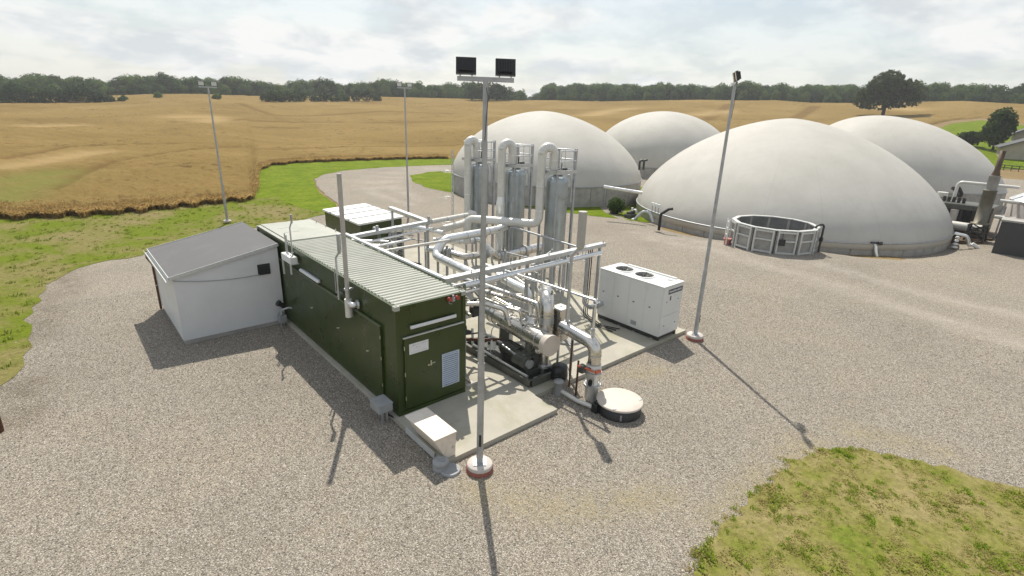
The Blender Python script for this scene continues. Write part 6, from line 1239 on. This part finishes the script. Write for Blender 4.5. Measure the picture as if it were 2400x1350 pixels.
# the woods all along the horizon
def woods():
    protos = []
    for i in range(7):
        h = 1.0; lo = random_lobes(1.0, (.55, .5, .6, .48, .52, .45, .58)[i], .0, 12, 100 + i); c = crown(lo, 1700, .034, 'leaf' if i % 4 else 'leaf_dark', 'wood_tree', 100 + i, 1.1); protos.append(c)
    a = rng.uniform(-14, 100, 4600); d = 345 + 150 * rng.uniform(0, 1, a.size) ** 1.2
    gap = (a > 42.0) & (a < 43.6) & (d < 420); a, d = a[~gap], d[~gap]
    x = CX + d * np.sin(np.radians(a)); y = CY + d * np.cos(np.radians(a)); s_ = rng.uniform(7.5, 12.0, a.size) * np.where(d < 352, .6, 1) * (.94 + .07 * np.sin(a * .9 + 1) + .06 * np.sin(a * 2.3))
    s_ *= 1 - .35 * ((a > 40.5) & (a < 44)); pts = np.column_stack([x, y, terrain_z(x, y) - .4])
    sc = np.stack([s_ * rng.uniform(.8, 1.25, a.size), s_ * rng.uniform(.8, 1.25, a.size), s_], 1)
    return scatter('woods', pts, rng.uniform(0, 6.28, a.size), sc, protos)
woods()
def pine(i, p, h):
    t = thing('pine_tree', ORD[i] + ' thin pine from the left of those sticking out above the woods', 'tree', p, 'tall pines above the woods'); lo = [(0, 0, h * .82, h * .10, h * .10, h * .16), (h * .05, 0, h * .92, h * .06, h * .06, h * .06)]
    c = crown(lo, 90, .6, 'leaf_dark', 'crown', 200 + i); c.parent = t; m = MB(); m.tube([(0, 0, 0), (0, 0, h * .9)], .25, 6, r2=.08); k = m.build('trunk', 'bark'); k.parent = t
for i, (p, top) in enumerate((((41.48, 455.182, 18.549), (42.035, 455.125, 21.84)), ((43.394, 454.982, 18.654), (43.946, 454.922, 21.954)), ((47.009, 454.581, 18.852), (47.602, 454.513, 22.445)), ((49.972, 454.232, 19.29), (50.56, 454.16, 22.896)), ((54.928, 453.604, 19.84), (55.285, 453.557, 22.075)), ((60.74, 452.801, 20.719), (61.003, 452.763, 22.408)), ((64.01, 452.316, 20.902), (64.313, 452.27, 22.88)), ((71.14, 451.177, 21.298), (71.478, 451.12, 23.579)))):
    zb = tz(p[0], p[1]) - .3; pine(i, (p[0], p[1], zb), top[2] - zb)

# ------------------------------------------------------------------ grass and loose stones
def grass_on(name, poly, n, protos, lo, hi, rad, clump=0, up=.01):
    xs, ys = zip(*poly); P_ = []
    k = 0
    while k < n:
        x = rng.uniform(min(xs), max(xs), n * 3); y = rng.uniform(min(ys), max(ys), n * 3)
        D = np.hypot(x - CX, y - CY); q = inside(poly, x, y) & (D < rad)
        if clump: q &= (np.sin(x * 4.1 + np.sin(y * 2.7) * 1.3) * np.sin(y * 4.6 + np.sin(x * 2.3)) + rng.normal(0, .6, x.size)) > -.2
        x, y = x[q], y[q]; P_.append(np.stack([x, y], 1)); k += len(x)
        if len(P_) > 12: break
    p = np.concatenate(P_)[:n]; s_ = rng.uniform(lo, hi, len(p)) * (1 + .5 * np.sin(p[:, 0] * 1.9) * np.sin(p[:, 1] * 2.3))
    return scatter(name, np.column_stack([p, terrain_z(p[:, 0], p[:, 1]) + up]), rng.uniform(0, 6.28, len(p)), s_, protos)
LN_ = [(x - .12, y + .14) for x, y in LAWN_NEAR]
grass_on('dry_grass_tufts', LN_, 6500, [tuft(16, .035, .22, 1.4, 'blade_short') for _ in range(5)], .5, 1.3, 30, 1)
grass_on('green_grass_clumps', LN_, 1300, [tuft(26, .065, .22, 1.1, 'blade_clump') for _ in range(5)], .5, 1.25, 30, 1)
grass_on('bank_grass_tufts', LAWN_LEFT, 4000, [tuft(12, .10, .30, 1.2, 'blade_green') for _ in range(4)], .5, 1.2, 62, 1)
def loose_stones():
    protos = []
    for i in range(6):
        bm = bmesh.new(); bmesh.ops.create_icosphere(bm, subdivisions=1, radius=.5)
        for v in bm.verts: v.co = Vector((v.co.x * random.uniform(.8, 1.25), v.co.y * random.uniform(.7, 1.1), v.co.z * random.uniform(.5, .8)))
        me = bpy.data.meshes.new('stone'); bm.to_mesh(me); bm.free(); me.materials.append(M['stone']); o = bpy.data.objects.new('stone', me); COL.objects.link(o); protos.append(o)
    n = 230000; a = np.radians(rng.uniform(-14, 100, n)); d = 4 + 26 * rng.uniform(0, 1, n) ** .62; x = CX + d * np.sin(a); y = CY + d * np.cos(a)
    k = inside(GRAVEL_E, x, y) & ~inside(SLAB, x, y) & ~inside(LAWN_NEAR, x, y) & ~((x > -4) & (x < .1) & (y > 9.5) & (y < 14.5)); x, y = x[k], y[k]
    s_ = rng.uniform(.018, .038, len(x)) * np.where(rng.uniform(0, 1, len(x)) < .04, 1.5, 1)
    scatter('gravel_stones', np.column_stack([x, y, terrain_z(x, y) + s_ * .12]), rng.uniform(0, 6.28, len(x)), s_, protos, tilt=rng.uniform(-.5, .5, (len(x), 2)))
loose_stones()

# ------------------------------------------------------------------ summer haze
def haze():
    m = bpy.data.materials.new('haze_air'); m.use_nodes = True; n = m.node_tree.nodes; n.clear(); o = n.new('ShaderNodeOutputMaterial'); v = n.new('ShaderNodeVolumePrincipled')
    v.inputs['Color'].default_value = (.93, .96, 1, 1); v.inputs['Density'].default_value = .00032; v.inputs['Anisotropy'].default_value = .3; m.node_tree.links.new(v.outputs[0], o.inputs['Volume'])
    M['haze'] = m; tag(MB().box(-900, 1100, -900, 1100, -40, 60).build('haze', 'haze'), kind='stuff')
haze()
